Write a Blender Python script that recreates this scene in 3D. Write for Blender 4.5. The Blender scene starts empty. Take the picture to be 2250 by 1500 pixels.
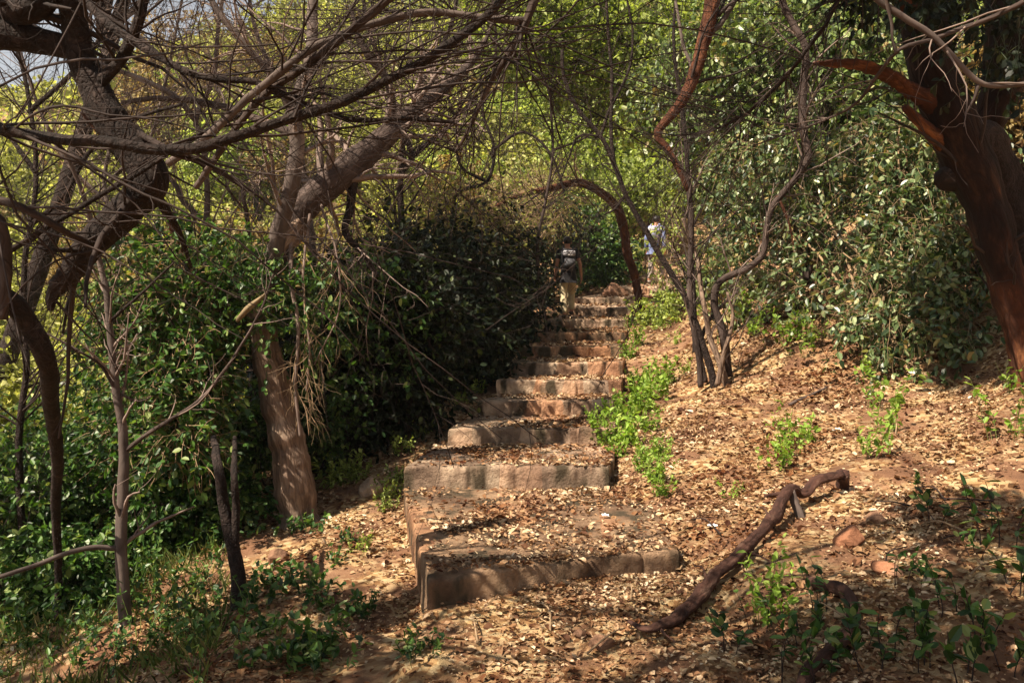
import bpy, math, random
import numpy as np
from mathutils import Vector, noise as mnoise

random.seed(7)
RNG = np.random.default_rng(11)
SC = bpy.context.scene
COL = SC.collection

# ------------------------------------------------------------------ camera, light, exposure
CZ = 1.6                       # camera height
TILT = math.atan(25 / 2000)    # slightly downwards
cam_d = bpy.data.cameras.new('camera')
cam_d.lens = 32.0
cam_d.sensor_width = 36.0
cam_d.clip_start = 0.05
cam_d.clip_end = 2000
cam = bpy.data.objects.new('camera', cam_d)
COL.objects.link(cam)
cam.location = (0, 0, CZ)
cam.rotation_euler = (math.radians(90) - TILT, 0, 0)
SC.camera = cam

SUN = np.array([-0.58, -0.40, 0.90])           # direction to the sun
SUN = SUN / np.linalg.norm(SUN)
world = bpy.data.worlds.new('World')
SC.world = world
world.use_nodes = True
wn = world.node_tree.nodes
wl = world.node_tree.links
bgn = wn['Background']
sky = wn.new('ShaderNodeTexSky')
sky.sky_type = 'NISHITA'
sky.sun_disc = False
sky.sun_elevation = math.asin(SUN[2])
sky.sun_rotation = math.atan2(SUN[0], SUN[1])
sky.air_density = 1.2
sky.dust_density = 1.2
hsv = wn.new('ShaderNodeHueSaturation')
hsv.inputs['Saturation'].default_value = .35          # hazy, milky sky
wl.new(sky.outputs[0], hsv.inputs['Color'])
wl.new(hsv.outputs[0], bgn.inputs[0])
bgn.inputs[1].default_value = 0.05

sun_d = bpy.data.lights.new('sun', 'SUN')
sun_d.energy = 5.0
sun_d.angle = math.radians(0.5)
sun_d.color = (1.0, 0.86, 0.68)
sun = bpy.data.objects.new('sun', sun_d)
COL.objects.link(sun)
sun.rotation_euler = Vector(SUN).to_track_quat('Z', 'Y').to_euler()
sun.location = (-8, -4, 12)

SC.view_settings.view_transform = 'Standard'
SC.view_settings.look = 'None'
SC.view_settings.exposure = 1.4
SC.view_settings.gamma = 1
SC.render.engine = 'CYCLES'
SC.cycles.max_bounces = 5
SC.cycles.diffuse_bounces = 2
SC.cycles.glossy_bounces = 2
SC.cycles.transmission_bounces = 3
SC.cycles.use_denoising = True
SC.cycles.denoiser = 'OPENIMAGEDENOISE'


# ------------------------------------------------------------------ helpers
def P(px, py, Y):
    """point at forward distance Y seen at photo pixel (px, py)"""
    u = (px - 1125) / 2000.0
    v = (750 - py) / 2000.0
    dy = math.cos(TILT) + v * math.sin(TILT)
    dz = -math.sin(TILT) + v * math.cos(TILT)
    return np.array([u / dy * Y, Y, CZ + dz / dy * Y])


def proj(p):
    """world points -> photo pixels (used to leave out what can't be seen)"""
    p = np.asarray(p)
    return (1125 + 2000 * p[..., 0] / np.maximum(p[..., 1], .01),
            725 - 2000 * (p[..., 2] - CZ) / np.maximum(p[..., 1], .01))


def tag(o, label=None, cat=None, group=None, kind=None):
    if label: o['label'] = label
    if cat: o['category'] = cat
    if group: o['group'] = group
    if kind: o['kind'] = kind
    return o


def empty(name, loc, label, cat, group=None):
    o = bpy.data.objects.new(name, None)
    o.empty_display_size = 0.2
    COL.objects.link(o)
    o.location = tuple(float(c) for c in loc)
    return tag(o, label, cat, group)


def mesh_obj(name, V, F, mat, parent=None, smooth=True, origin=None, counts=None):
    """V (n,3) ; F (m,k) array, or flat list with counts"""
    me = bpy.data.meshes.new(name)
    V = np.asarray(V, dtype=np.float32).reshape(-1, 3)
    if parent is not None and origin is None:
        origin = np.array(parent.matrix_basis.translation)
    if origin is not None:
        V = V - np.asarray(origin, dtype=np.float32)
    if counts is None:
        F = np.asarray(F, dtype=np.int32)
        counts = np.full(len(F), F.shape[1], dtype=np.int32)
        F = F.ravel()
    else:
        F = np.asarray(F, dtype=np.int32)
        counts = np.asarray(counts, dtype=np.int32)
    me.vertices.add(len(V))
    me.vertices.foreach_set('co', V.ravel())
    me.loops.add(len(F))
    me.loops.foreach_set('vertex_index', F)
    me.polygons.add(len(counts))
    me.polygons.foreach_set('loop_start', np.concatenate([[0], np.cumsum(counts)[:-1]]).astype(np.int32))
    me.polygons.foreach_set('loop_total', counts)
    me.polygons.foreach_set('use_smooth', np.full(len(counts), smooth))
    me.update(calc_edges=True)
    if mat is not None:
        me.materials.append(mat)
    o = bpy.data.objects.new(name, me)
    COL.objects.link(o)
    if parent is not None:
        o.parent = parent
    elif origin is not None:
        o.location = tuple(float(c) for c in origin)
    return o


def copy_tree(root, loc, rz, s, label=None):
    r = root.copy()
    COL.objects.link(r)
    r.location = tuple(float(c) for c in loc)
    r.rotation_euler = (0, 0, rz)
    r.scale = (s, s, s)
    if label: r['label'] = label
    for ch in list(root.children):
        c = ch.copy()
        COL.objects.link(c)
        c.parent = r
    return r


def unit(v):
    return v / np.maximum(np.linalg.norm(v, axis=-1, keepdims=True), 1e-9)


def vnoise(p, scale, seed=0.0):
    return mnoise.noise(Vector((p[0] * scale + seed, p[1] * scale - seed, p[2] * scale + 2 * seed)))


def tubes(Pt, R, sides=4):
    """Pt (M,N,3), R (M,N) -> V, F of M closed-tip tubes"""
    M, N, _ = Pt.shape
    T = np.empty_like(Pt)
    T[:, 1:-1] = Pt[:, 2:] - Pt[:, :-2]
    T[:, 0] = Pt[:, 1] - Pt[:, 0]
    T[:, -1] = Pt[:, -1] - Pt[:, -2]
    T = unit(T)
    mean = unit(Pt[:, -1] - Pt[:, 0])
    ref = np.where(np.abs(mean[:, 2:3]) < 0.7, np.array([[0, 0, 1.0]]), np.array([[0, 1.0, 0]]))
    n1 = unit(np.cross(T, ref[:, None, :]))
    n2 = np.cross(T, n1)
    a = np.arange(sides) * 2 * math.pi / sides
    V = (Pt[:, :, None, :] + R[:, :, None, None] * (np.cos(a)[None, None, :, None] * n1[:, :, None, :]
                                                   + np.sin(a)[None, None, :, None] * n2[:, :, None, :]))
    V = V.reshape(-1, 3)
    i, j, k = np.meshgrid(np.arange(M), np.arange(N - 1), np.arange(sides), indexing='ij')
    b = i * N * sides + j * sides
    k2 = (k + 1) % sides
    F = np.stack([b + k, b + k2, b + sides + k2, b + sides + k], -1).reshape(-1, 4)
    return V, F


def merge(parts):
    Vs, Fs, n = [], [], 0
    for V, F in parts:
        Vs.append(V); Fs.append(F + n); n += len(V)
    return np.concatenate(Vs), np.concatenate(Fs)


def smooth_curve(pts, n, jitter=0.0, seed=0):
    """Catmull-Rom through pts, n samples, small organic wobble"""
    pts = np.asarray(pts, float)
    q = np.vstack([2 * pts[0] - pts[1], pts, 2 * pts[-1] - pts[-2]])
    L = np.concatenate([[0], np.cumsum(np.linalg.norm(np.diff(pts, axis=0), axis=1))])
    s = np.linspace(0, L[-1], n)
    out = []
    for t in s:
        k = min(np.searchsorted(L, t, side='right') - 1, len(pts) - 2)
        u = (t - L[k]) / max(L[k + 1] - L[k], 1e-9)
        a, b, c, d = q[k], q[k + 1], q[k + 2], q[k + 3]
        out.append(0.5 * ((2 * b) + (-a + c) * u + (2 * a - 5 * b + 4 * c - d) * u * u + (-a + 3 * b - 3 * c + d) * u ** 3))
    out = np.array(out)
    if jitter:
        for m in range(3):
            ph = seed * 1.7 + m * 9.1
            out[:, m] += jitter * np.array([mnoise.noise(Vector((t * 2.2 + ph, ph, 0))) + .5 * mnoise.noise(Vector((t * 6 + ph, 3, ph))) for t in s])
    return out


def limb_mesh(pts, r0, r1, sides=10, n=None, rough=0.10, seed=0, jitter=0.01, flare=0.0, radii=None, fl=0.25):
    """one organic limb: curve, tapering radius, knobbly surface"""
    pts = np.asarray(pts, float)
    L = np.sum(np.linalg.norm(np.diff(pts, axis=0), axis=1))
    if n is None:
        n = int(max(8, min(120, L / max(r0 * .45, 0.02))))
    c = smooth_curve(pts, n, jitter, seed)
    t = np.linspace(0, 1, n)
    if radii is not None:
        R = np.interp(t, np.linspace(0, 1, len(radii)), radii)
    else:
        R = r0 + (r1 - r0) * t ** 0.85
    if flare:
        R = R * (1 + flare * np.exp(-t * L / fl))
    V, F = tubes(c[None], R[None], sides)
    V = V.reshape(n, sides, 3)
    for i in range(n):
        for k in range(sides):
            d = V[i, k] - c[i]
            q = c[i] + d * 0.6
            f = vnoise(q, 0.35 / max(R[i], .02), seed) + 0.5 * vnoise(q, 1.1 / max(R[i], .02), seed + 3)
            ang = 2 * math.pi * k / sides
            f += 0.4 * math.sin(3 * ang + seed) + 0.25 * math.sin(5 * ang + seed * 2 + i * .04)
            V[i, k] = c[i] + d * (1 + rough * f)
    V = V.reshape(-1, 3)
    m = len(V)
    V = np.vstack([V, c[:1], c[-1:]])
    cap = []
    for k in range(sides):
        k2 = (k + 1) % sides
        cap.append([m, k2, k, m]); cap.append([m + 1, (n - 1) * sides + k, (n - 1) * sides + k2, m + 1])
    flat = list(F.ravel()) + [v for q in cap for v in q[:3]]
    counts = [4] * len(F) + [3] * len(cap)
    ang = np.arange(sides) * 2 * math.pi / sides
    Ls = np.concatenate([[0], np.cumsum(np.linalg.norm(np.diff(c, axis=0), axis=1))])
    q = np.stack([np.outer(R, np.cos(ang)), np.outer(R, np.sin(ang)), np.repeat(Ls[:, None], sides, 1)], -1).reshape(-1, 3)
    BARKCO[0] = np.vstack([q, q[:1], q[-1:]]) + seed
    return V, flat, counts, c, R


BARKCO = [None]


def limb(name, pts, r0, r1, mat, parent, **kw):
    V, flat, counts, c, R = limb_mesh(pts, r0, r1, **kw)
    o = mesh_obj(name, V, flat, mat, parent, counts=counts)
    at = o.data.attributes.new('bark', 'FLOAT_VECTOR', 'POINT')
    at.data.foreach_set('vector', BARKCO[0].astype(np.float32).ravel())
    return o, c, R


def resample(c, R, n=10):
    t = np.linspace(0, len(c) - 1, n)
    i = np.clip(t.astype(int), 0, len(c) - 2)
    f = (t - i)[:, None]
    return c[i] * (1 - f) + c[i + 1] * f, R[i] * (1 - f[:, 0]) + R[i + 1] * f[:, 0]


def grow(PP, PR, n, length, rng, ang=0.9, up=0.0, wander=0.20, N=7, rfac=0.42, tmin=0.15, rmin=0.0012, tip=0.3, flat=1.0):
    """spawn n child twigs on parent polylines PP (M,K,3), PR (M,K)"""
    M, K, _ = PP.shape
    seg = np.linalg.norm(np.diff(PP, axis=1), axis=2).sum(1)
    idx = rng.choice(M, n, p=seg / seg.sum())
    t = rng.uniform(tmin, 0.98, n) * (K - 1)
    i = np.minimum(t.astype(int), K - 2)
    f = (t - i)
    a, b = PP[idx, i], PP[idx, i + 1]
    start = a + (b - a) * f[:, None]
    r = PR[idx, i] * (1 - f) + PR[idx, i + 1] * f
    T = unit(b - a)
    rnd = unit(rng.normal(size=(n, 3)))
    side = unit(rnd - (rnd * T).sum(1, keepdims=True) * T)
    side[:, 1] *= flat
    A = ang * rng.uniform(.6, 1.35, n)[:, None]
    d = unit(T * np.cos(A) + side * np.sin(A))
    Ls = length * rng.uniform(.35, 1.25, n) * (1 - 0.35 * t / (K - 1))
    step = (Ls / (N - 1))[:, None]
    pts = [start]
    for k in range(N - 1):
        d = unit(d + wander * rng.normal(size=(n, 3)) + np.array([0, 0, up]))
        pts.append(pts[-1] + d * step)
    C = np.stack(pts, 1)
    r0 = np.clip(r * rfac, rmin, None)
    R = r0[:, None] * np.linspace(1, tip, N)[None]
    return C, np.maximum(R, rmin * .6)


LEAF = {
    'oval': [(0.30, 0.26), (0.72, 0.22)],
    'lance': [(0.30, 0.17), (0.70, 0.13)],
    'round': [(0.25, 0.38), (0.72, 0.34)],
    'blade': [(0.30, 0.02), (0.70, 0.014)],
    'dry': [(0.28, 0.28), (0.68, 0.26)],
}


def leaf_mesh(pos, axis, nrm, size, shape='oval', fold=0.25, curl=0.15, rng=RNG):
    n = len(pos)
    axis = unit(axis)
    nrm = unit(nrm - (nrm * axis).sum(1, keepdims=True) * axis)
    side = np.cross(axis, nrm)
    s = np.broadcast_to(np.asarray(size, float), (n,))[:, None]
    (t1, w1), (t2, w2) = LEAF[shape]
    fo = (fold * rng.uniform(.2, 1.6, n))[:, None]
    cu = (curl * rng.normal(.6, .8, n))[:, None]
    w = rng.uniform(.8, 1.2, n)[:, None]

    def pt(t, ws, sg):
        return pos + s * (axis * t + side * (ws * w * sg) + nrm * (fo * ws - cu * t * t))
    V = np.stack([pt(0, 0, 0), pt(t1, w1, 1), pt(t2, w2, 1), pt(1, 0, 0), pt(t2, w2, -1), pt(t1, w1, -1)], 1).reshape(-1, 3)
    b = (np.arange(n) * 6)[:, None]
    F = np.concatenate([b + np.array([[0, 1, 2, 3]]), b + np.array([[0, 3, 4, 5]])], 1).reshape(-1, 4)
    return V, F


def leaves_on(C, n, size, rng, shape='oval', droop=0.4, spread=1.0, upn=0.6, tmin=0.2, **kw):
    """n leaves scattered along twigs C (M,N,3)"""
    M, N, _ = C.shape
    idx = rng.integers(0, M, n)
    t = rng.uniform(tmin, 1.0, n) * (N - 1)
    i = np.minimum(t.astype(int), N - 2)
    f = (t - i)[:, None]
    a, b = C[idx, i], C[idx, i + 1]
    pos = a + (b - a) * f
    T = unit(b - a)
    ax = unit(T * .5 + spread * unit(rng.normal(size=(n, 3))) + np.array([0, 0, -droop]))
    nr = rng.normal(size=(n, 3)) + np.array([0, 0, upn * 2])
    sz = size * rng.uniform(.6, 1.3, n)
    return leaf_mesh(pos, ax, nr, sz, shape, rng=rng, **kw)


# ------------------------------------------------------------------ materials
def mat_new(name):
    m = bpy.data.materials.new(name)
    m.use_nodes = True
    nt = m.node_tree
    return m, nt, nt.nodes, nt.links, nt.nodes['Principled BSDF']


def ramp(nd, stops, interp='LINEAR'):
    r = nd.new('ShaderNodeValToRGB')
    r.color_ramp.interpolation = interp
    e = r.color_ramp.elements
    e[0].position, e[0].color = stops[0][0], (*stops[0][1], 1)
    e[1].position, e[1].color = stops[-1][0], (*stops[-1][1], 1)
    for p, c in stops[1:-1]:
        x = e.new(p); x.color = (*c, 1)
    return r


def leaf_mat(name, stops, trans=0.35, rough=0.45, spec=0.4, tint=(1.2, 1.25, .5)):
    m, nt, nd, ln, pb = mat_new(name)
    geo = nd.new('ShaderNodeNewGeometry')
    oi = nd.new('ShaderNodeObjectInfo')
    r = ramp(nd, stops)
    ln.new(geo.outputs['Random Per Island'], r.inputs[0])
    hs = nd.new('ShaderNodeHueSaturation')
    mr = nd.new('ShaderNodeMapRange')
    mr.inputs['To Min'].default_value = .8
    mr.inputs['To Max'].default_value = 1.2
    ln.new(oi.outputs['Random'], mr.inputs[0])
    ln.new(mr.outputs[0], hs.inputs['Value'])
    ln.new(r.outputs[0], hs.inputs['Color'])
    if name == 'dry fallen leaves':       # drifts of older, rotted, darker leaves
        for sc_, lo, hi, colr in ((1.1, .38, .56, (.52, .36, .27, 1)), (5.0, .40, .52, (.50, .38, .30, 1))):
            nz = nd.new('ShaderNodeTexNoise'); nz.inputs['Scale'].default_value = sc_; nz.inputs['Detail'].default_value = 5
            ln.new(geo.outputs['Position'], nz.inputs[0])
            mp_ = nd.new('ShaderNodeMapRange'); mp_.inputs[1].default_value = lo; mp_.inputs[2].default_value = hi
            ln.new(nz.outputs[0], mp_.inputs[0])
            mc = nd.new('ShaderNodeMix'); mc.data_type = 'RGBA'; ln.new(mp_.outputs[0], mc.inputs[0])
            mc.inputs[6].default_value = colr; mc.inputs[7].default_value = (1, 1, 1, 1)
            mm = nd.new('ShaderNodeMix'); mm.data_type = 'RGBA'; mm.blend_type = 'MULTIPLY'; mm.inputs[0].default_value = 1
            ln.new(hs.inputs['Color'].links[0].from_socket, mm.inputs[6]); ln.new(mc.outputs[2], mm.inputs[7]); ln.new(mm.outputs[2], hs.inputs['Color'])
    pb.inputs['Roughness'].default_value = rough
    pb.inputs['Specular IOR Level'].default_value = spec
    ln.new(hs.outputs[0], pb.inputs['Base Color'])
    tr = nd.new('ShaderNodeBsdfTranslucent')
    mx = nd.new('ShaderNodeMix'); mx.data_type = 'RGBA'; mx.blend_type = 'MULTIPLY'
    mx.inputs[0].default_value = 1
    ln.new(hs.outputs[0], mx.inputs[6])
    mx.inputs[7].default_value = (*tint, 1)
    ln.new(mx.outputs[2], tr.inputs[0])
    ms = nd.new('ShaderNodeMixShader')
    ms.inputs[0].default_value = trans
    ln.new(pb.outputs[0], ms.inputs[1])
    ln.new(tr.outputs[0], ms.inputs[2])
    ln.new(ms.outputs[0], nd['Material Output'].inputs[0])
    return m


def bark_mat(name, c1, c2, c3=None, scale=9, bump=0.6, crack=22, zs=0.35, rough=.9):
    m, nt, nd, ln, pb = mat_new(name)
    tc = nd.new('ShaderNodeAttribute'); tc.attribute_name = 'bark'
    mp = nd.new('ShaderNodeMapping'); mp.inputs['Scale'].default_value = (1, 1, zs)
    ln.new(tc.outputs['Vector'], mp.inputs[0])
    n1 = nd.new('ShaderNodeTexNoise'); n1.inputs['Scale'].default_value = scale
    n1.inputs['Detail'].default_value = 8; n1.inputs['Roughness'].default_value = .7
    ln.new(mp.outputs[0], n1.inputs[0])
    r = ramp(nd, [(0.3, c1), (0.55, c2), (0.75, c3 or c2)])
    ln.new(n1.outputs[0], r.inputs[0])
    vo = nd.new('ShaderNodeTexVoronoi'); vo.feature = 'DISTANCE_TO_EDGE'
    vo.inputs['Scale'].default_value = crack
    n2 = nd.new('ShaderNodeTexNoise'); n2.inputs['Scale'].default_value = crack * .6
    ln.new(mp.outputs[0], n2.inputs[0])
    mv = nd.new('ShaderNodeVectorMath'); mv.operation = 'ADD'
    sc = nd.new('ShaderNodeVectorMath'); sc.operation = 'SCALE'; sc.inputs['Scale'].default_value = 5.0 / crack
    ln.new(n2.outputs['Color'], sc.inputs[0]); ln.new(mp.outputs[0], mv.inputs[0]); ln.new(sc.outputs[0], mv.inputs[1])
    ln.new(mv.outputs[0], vo.inputs['Vector'])
    cr = ramp(nd, [(0.0, (.66,) * 3), (0.22, (1, 1, 1))])
    ln.new(vo.outputs['Distance'], cr.inputs[0])
    mx = nd.new('ShaderNodeMix'); mx.data_type = 'RGBA'; mx.blend_type = 'MULTIPLY'; mx.inputs[0].default_value = 1
    ln.new(r.outputs[0], mx.inputs[6]); ln.new(cr.outputs[0], mx.inputs[7])
    ln.new(mx.outputs[2], pb.inputs['Base Color'])
    ad = nd.new('ShaderNodeMath'); ad.operation = 'MULTIPLY_ADD'; ad.inputs[1].default_value = .6
    ln.new(cr.outputs[0], ad.inputs[0]); ln.new(n1.outputs[0], ad.inputs[2])
    bp = nd.new('ShaderNodeBump'); bp.inputs['Strength'].default_value = bump; bp.inputs['Distance'].default_value = .03
    ln.new(ad.outputs[0], bp.inputs['Height']); ln.new(bp.outputs[0], pb.inputs['Normal'])
    pb.inputs['Roughness'].default_value = rough
    pb.inputs['Specular IOR Level'].default_value = .25
    return m


def plain_mat(name, c, rough=.85, var=.25, scale=30):
    m, nt, nd, ln, pb = mat_new(name)
    tc = nd.new('ShaderNodeTexCoord')
    n = nd.new('ShaderNodeTexNoise'); n.inputs['Scale'].default_value = scale; n.inputs['Detail'].default_value = 5
    ln.new(tc.outputs['Object'], n.inputs[0])
    r = ramp(nd, [(.3, tuple(v * (1 - var) for v in c)), (.7, tuple(min(1, v * (1 + var)) for v in c))])
    ln.new(n.outputs[0], r.inputs[0]); ln.new(r.outputs[0], pb.inputs['Base Color'])
    pb.inputs['Roughness'].default_value = rough
    pb.inputs['Specular IOR Level'].default_value = .25
    return m


def soil_mat():
    m, nt, nd, ln, pb = mat_new('red soil')
    tc = nd.new('ShaderNodeTexCoord')
    n = nd.new('ShaderNodeTexNoise'); n.inputs['Scale'].default_value = 1.3; n.inputs['Detail'].default_value = 9; n.inputs['Roughness'].default_value = .65
    ln.new(tc.outputs['Object'], n.inputs[0])
    r = ramp(nd, [(.3, (.085, .042, .025)), (.5, (.20, .105, .06)), (.72, (.34, .22, .135))])
    ln.new(n.outputs[0], r.inputs[0])
    v = nd.new('ShaderNodeTexVoronoi'); v.inputs['Scale'].default_value = 26; v.inputs['Randomness'].default_value = 1
    ln.new(tc.outputs['Object'], v.inputs['Vector'])
    lr = ramp(nd, [(0, (.10, .045, .02)), (.35, (.26, .14, .06)), (.6, (.40, .27, .13)), (1, (.50, .38, .22))])
    sp = nd.new('ShaderNodeSeparateColor'); ln.new(v.outputs['Color'], sp.inputs[0]); ln.new(sp.outputs[0], lr.inputs[0])
    n3 = nd.new('ShaderNodeTexNoise'); n3.inputs['Scale'].default_value = 2.6; n3.inputs['Detail'].default_value = 7
    ln.new(tc.outputs['Object'], n3.inputs[0])
    mr = nd.new('ShaderNodeMapRange'); mr.inputs[1].default_value = .42; mr.inputs[2].default_value = .58
    ln.new(n3.outputs[0], mr.inputs[0])
    mx = nd.new('ShaderNodeMix'); mx.data_type = 'RGBA'
    ln.new(mr.outputs[0], mx.inputs[0]); ln.new(r.outputs[0], mx.inputs[6]); ln.new(lr.outputs[0], mx.inputs[7])
    ln.new(mx.outputs[2], pb.inputs['Base Color'])
    n4 = nd.new('ShaderNodeTexNoise'); n4.inputs['Scale'].default_value = 14; n4.inputs['Detail'].default_value = 8; n4.inputs['Roughness'].default_value = .75
    ln.new(tc.outputs['Object'], n4.inputs[0])
    bp = nd.new('ShaderNodeBump'); bp.inputs['Strength'].default_value = .8; bp.inputs['Distance'].default_value = .05
    ln.new(n4.outputs[0], bp.inputs['Height']); ln.new(bp.outputs[0], pb.inputs['Normal'])
    pb.inputs['Roughness'].default_value = .95
    pb.inputs['Specular IOR Level'].default_value = .15
    return m


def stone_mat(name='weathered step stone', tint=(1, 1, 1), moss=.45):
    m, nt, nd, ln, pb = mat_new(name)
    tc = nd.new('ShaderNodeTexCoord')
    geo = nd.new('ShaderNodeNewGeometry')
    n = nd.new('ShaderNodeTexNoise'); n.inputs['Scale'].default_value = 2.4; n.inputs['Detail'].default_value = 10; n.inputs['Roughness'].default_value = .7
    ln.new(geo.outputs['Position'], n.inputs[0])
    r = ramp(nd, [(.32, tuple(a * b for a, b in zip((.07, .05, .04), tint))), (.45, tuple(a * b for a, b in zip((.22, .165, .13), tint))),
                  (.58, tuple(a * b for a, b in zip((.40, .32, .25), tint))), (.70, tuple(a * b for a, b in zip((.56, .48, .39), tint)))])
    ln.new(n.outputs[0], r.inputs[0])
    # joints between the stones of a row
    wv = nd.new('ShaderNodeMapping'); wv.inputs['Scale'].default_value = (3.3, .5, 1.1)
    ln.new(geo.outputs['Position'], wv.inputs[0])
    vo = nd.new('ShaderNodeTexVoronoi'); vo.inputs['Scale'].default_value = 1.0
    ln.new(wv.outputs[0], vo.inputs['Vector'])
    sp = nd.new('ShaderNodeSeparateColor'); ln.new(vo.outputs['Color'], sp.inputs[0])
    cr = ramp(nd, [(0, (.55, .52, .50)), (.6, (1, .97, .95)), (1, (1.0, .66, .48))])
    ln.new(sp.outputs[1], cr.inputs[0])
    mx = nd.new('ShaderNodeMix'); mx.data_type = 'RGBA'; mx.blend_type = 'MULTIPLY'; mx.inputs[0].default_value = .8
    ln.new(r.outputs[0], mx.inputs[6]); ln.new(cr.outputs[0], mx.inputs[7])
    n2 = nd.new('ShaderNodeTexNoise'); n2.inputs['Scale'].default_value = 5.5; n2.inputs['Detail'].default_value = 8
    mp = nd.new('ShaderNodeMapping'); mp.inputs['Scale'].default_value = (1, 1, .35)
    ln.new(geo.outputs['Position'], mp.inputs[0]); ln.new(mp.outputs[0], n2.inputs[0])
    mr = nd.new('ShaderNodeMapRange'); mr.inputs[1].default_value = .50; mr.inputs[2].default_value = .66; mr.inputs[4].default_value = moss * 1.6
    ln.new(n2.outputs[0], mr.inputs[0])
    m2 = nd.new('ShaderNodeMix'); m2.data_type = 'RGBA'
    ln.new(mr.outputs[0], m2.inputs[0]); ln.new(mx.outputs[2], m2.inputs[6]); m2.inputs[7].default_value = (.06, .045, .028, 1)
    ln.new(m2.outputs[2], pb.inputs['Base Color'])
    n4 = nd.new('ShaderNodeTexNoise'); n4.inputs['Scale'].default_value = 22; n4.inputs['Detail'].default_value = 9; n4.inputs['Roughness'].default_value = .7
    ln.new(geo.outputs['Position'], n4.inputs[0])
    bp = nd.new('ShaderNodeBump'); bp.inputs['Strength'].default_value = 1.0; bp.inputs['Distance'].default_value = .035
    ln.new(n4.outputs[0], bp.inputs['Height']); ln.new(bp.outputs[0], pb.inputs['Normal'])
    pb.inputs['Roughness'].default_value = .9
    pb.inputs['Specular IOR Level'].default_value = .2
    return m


M = dict(
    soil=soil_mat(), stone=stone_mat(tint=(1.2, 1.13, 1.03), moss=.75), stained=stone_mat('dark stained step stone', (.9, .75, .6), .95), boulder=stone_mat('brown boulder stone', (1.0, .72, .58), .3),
    bark_dark=bark_mat('dark rough bark', (.010, .007, .006), (.028, .018, .015), (.095, .066, .056), scale=14, crack=20, zs=.8, bump=1),
    bark_grey=bark_mat('grey brown bark', (.022, .014, .012), (.065, .045, .038), (.18, .135, .12), scale=7, crack=16, zs=.3),
    bark_red=bark_mat('red brown bark', (.035, .012, .006), (.10, .035, .016), (.28, .11, .05), scale=8, crack=14, zs=.4, bump=.9),
    bark_orange=bark_mat('orange flaking bark', (.022, .008, .005), (.075, .024, .010), (.30, .12, .045), scale=9, crack=7, zs=.3, bump=1),
    bark_tan=bark_mat('tan fluted bark', (.07, .042, .03), (.24, .165, .12), (.50, .39, .30), scale=15, crack=16, zs=.22, bump=1),
    bark_pale=bark_mat('pale smooth bark', (.05, .036, .032), (.12, .092, .08), (.27, .22, .19), scale=6, crack=6, zs=.3, bump=.3),
    twig_pale=plain_mat('pale twig', (.17, .125, .105), scale=6, var=.5),
    twig_dark=plain_mat('dark twig', (.030, .020, .017), scale=5, var=.6),
    twig_tan=plain_mat('tan twig', (.25, .17, .10), scale=8, var=.4),
    stem_green=plain_mat('green stem', (.12, .14, .04)),
    dead=bark_mat('rotting log bark', (.02, .009, .007), (.075, .034, .024), (.20, .12, .085), scale=16, crack=9, zs=.35, bump=.6),
    litter=leaf_mat('dry fallen leaves', [(0, (.06, .025, .014)), (.22, (.19, .095, .05)), (.45, (.38, .24, .135)), (.7, (.55, .41, .25)), (.9, (.64, .50, .33)), (1, (.70, .60, .44))], trans=.12, rough=.75, spec=.15, tint=(1, .8, .5)),
    hill_yel=leaf_mat('yellow green foliage', [(0, (.05, .05, .015)), (.3, (.18, .19, .04)), (.65, (.42, .44, .12)), (1, (.62, .60, .28))], trans=.45, rough=.6, spec=.2),
    hill_dry=leaf_mat('dry olive foliage', [(0, (.08, .045, .02)), (.4, (.24, .17, .07)), (.8, (.36, .29, .12)), (1, (.48, .41, .22))], trans=.35, rough=.7, spec=.15, tint=(1.2, 1, .5)),
    hill_grn=leaf_mat('bright green foliage', [(0, (.04, .06, .015)), (.35, (.19, .25, .05)), (.75, (.40, .47, .13)), (1, (.52, .60, .24))], trans=.48, rough=.5, spec=.3),
    bush_grey=leaf_mat('glossy grey green leaves', [(0, (.014, .028, .010)), (.4, (.05, .09, .03)), (.75, (.16, .22, .09)), (.92, (.32, .36, .19)), (1, (.30, .20, .07))], trans=.28, rough=.38, spec=.7),
    bush_mid=leaf_mat('mixed green leaves', [(0, (.02, .035, .012)), (.4, (.08, .13, .035)), (.75, (.22, .30, .09)), (.92, (.36, .40, .18)), (1, (.32, .22, .09))], trans=.3, rough=.42, spec=.55),
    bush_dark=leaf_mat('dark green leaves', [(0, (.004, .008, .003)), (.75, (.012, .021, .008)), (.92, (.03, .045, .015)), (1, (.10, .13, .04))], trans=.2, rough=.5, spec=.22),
    bush_green=leaf_mat('fresh green leaves', [(0, (.014, .036, .010)), (.45, (.035, .09, .02)), (.8, (.09, .18, .035)), (1, (.22, .27, .09))], trans=.35, rough=.42, spec=.4),
    herb=leaf_mat('lime herb leaves', [(0, (.10, .17, .02)), (.5, (.22, .36, .05)), (1, (.38, .48, .12))], trans=.42, rough=.5, spec=.3),
    grass=leaf_mat('green and straw grass', [(0, (.03, .05, .012)), (.5, (.08, .12, .025)), (.8, (.16, .17, .05)), (1, (.35, .28, .13))], trans=.3, rough=.6, spec=.2),
)

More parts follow.
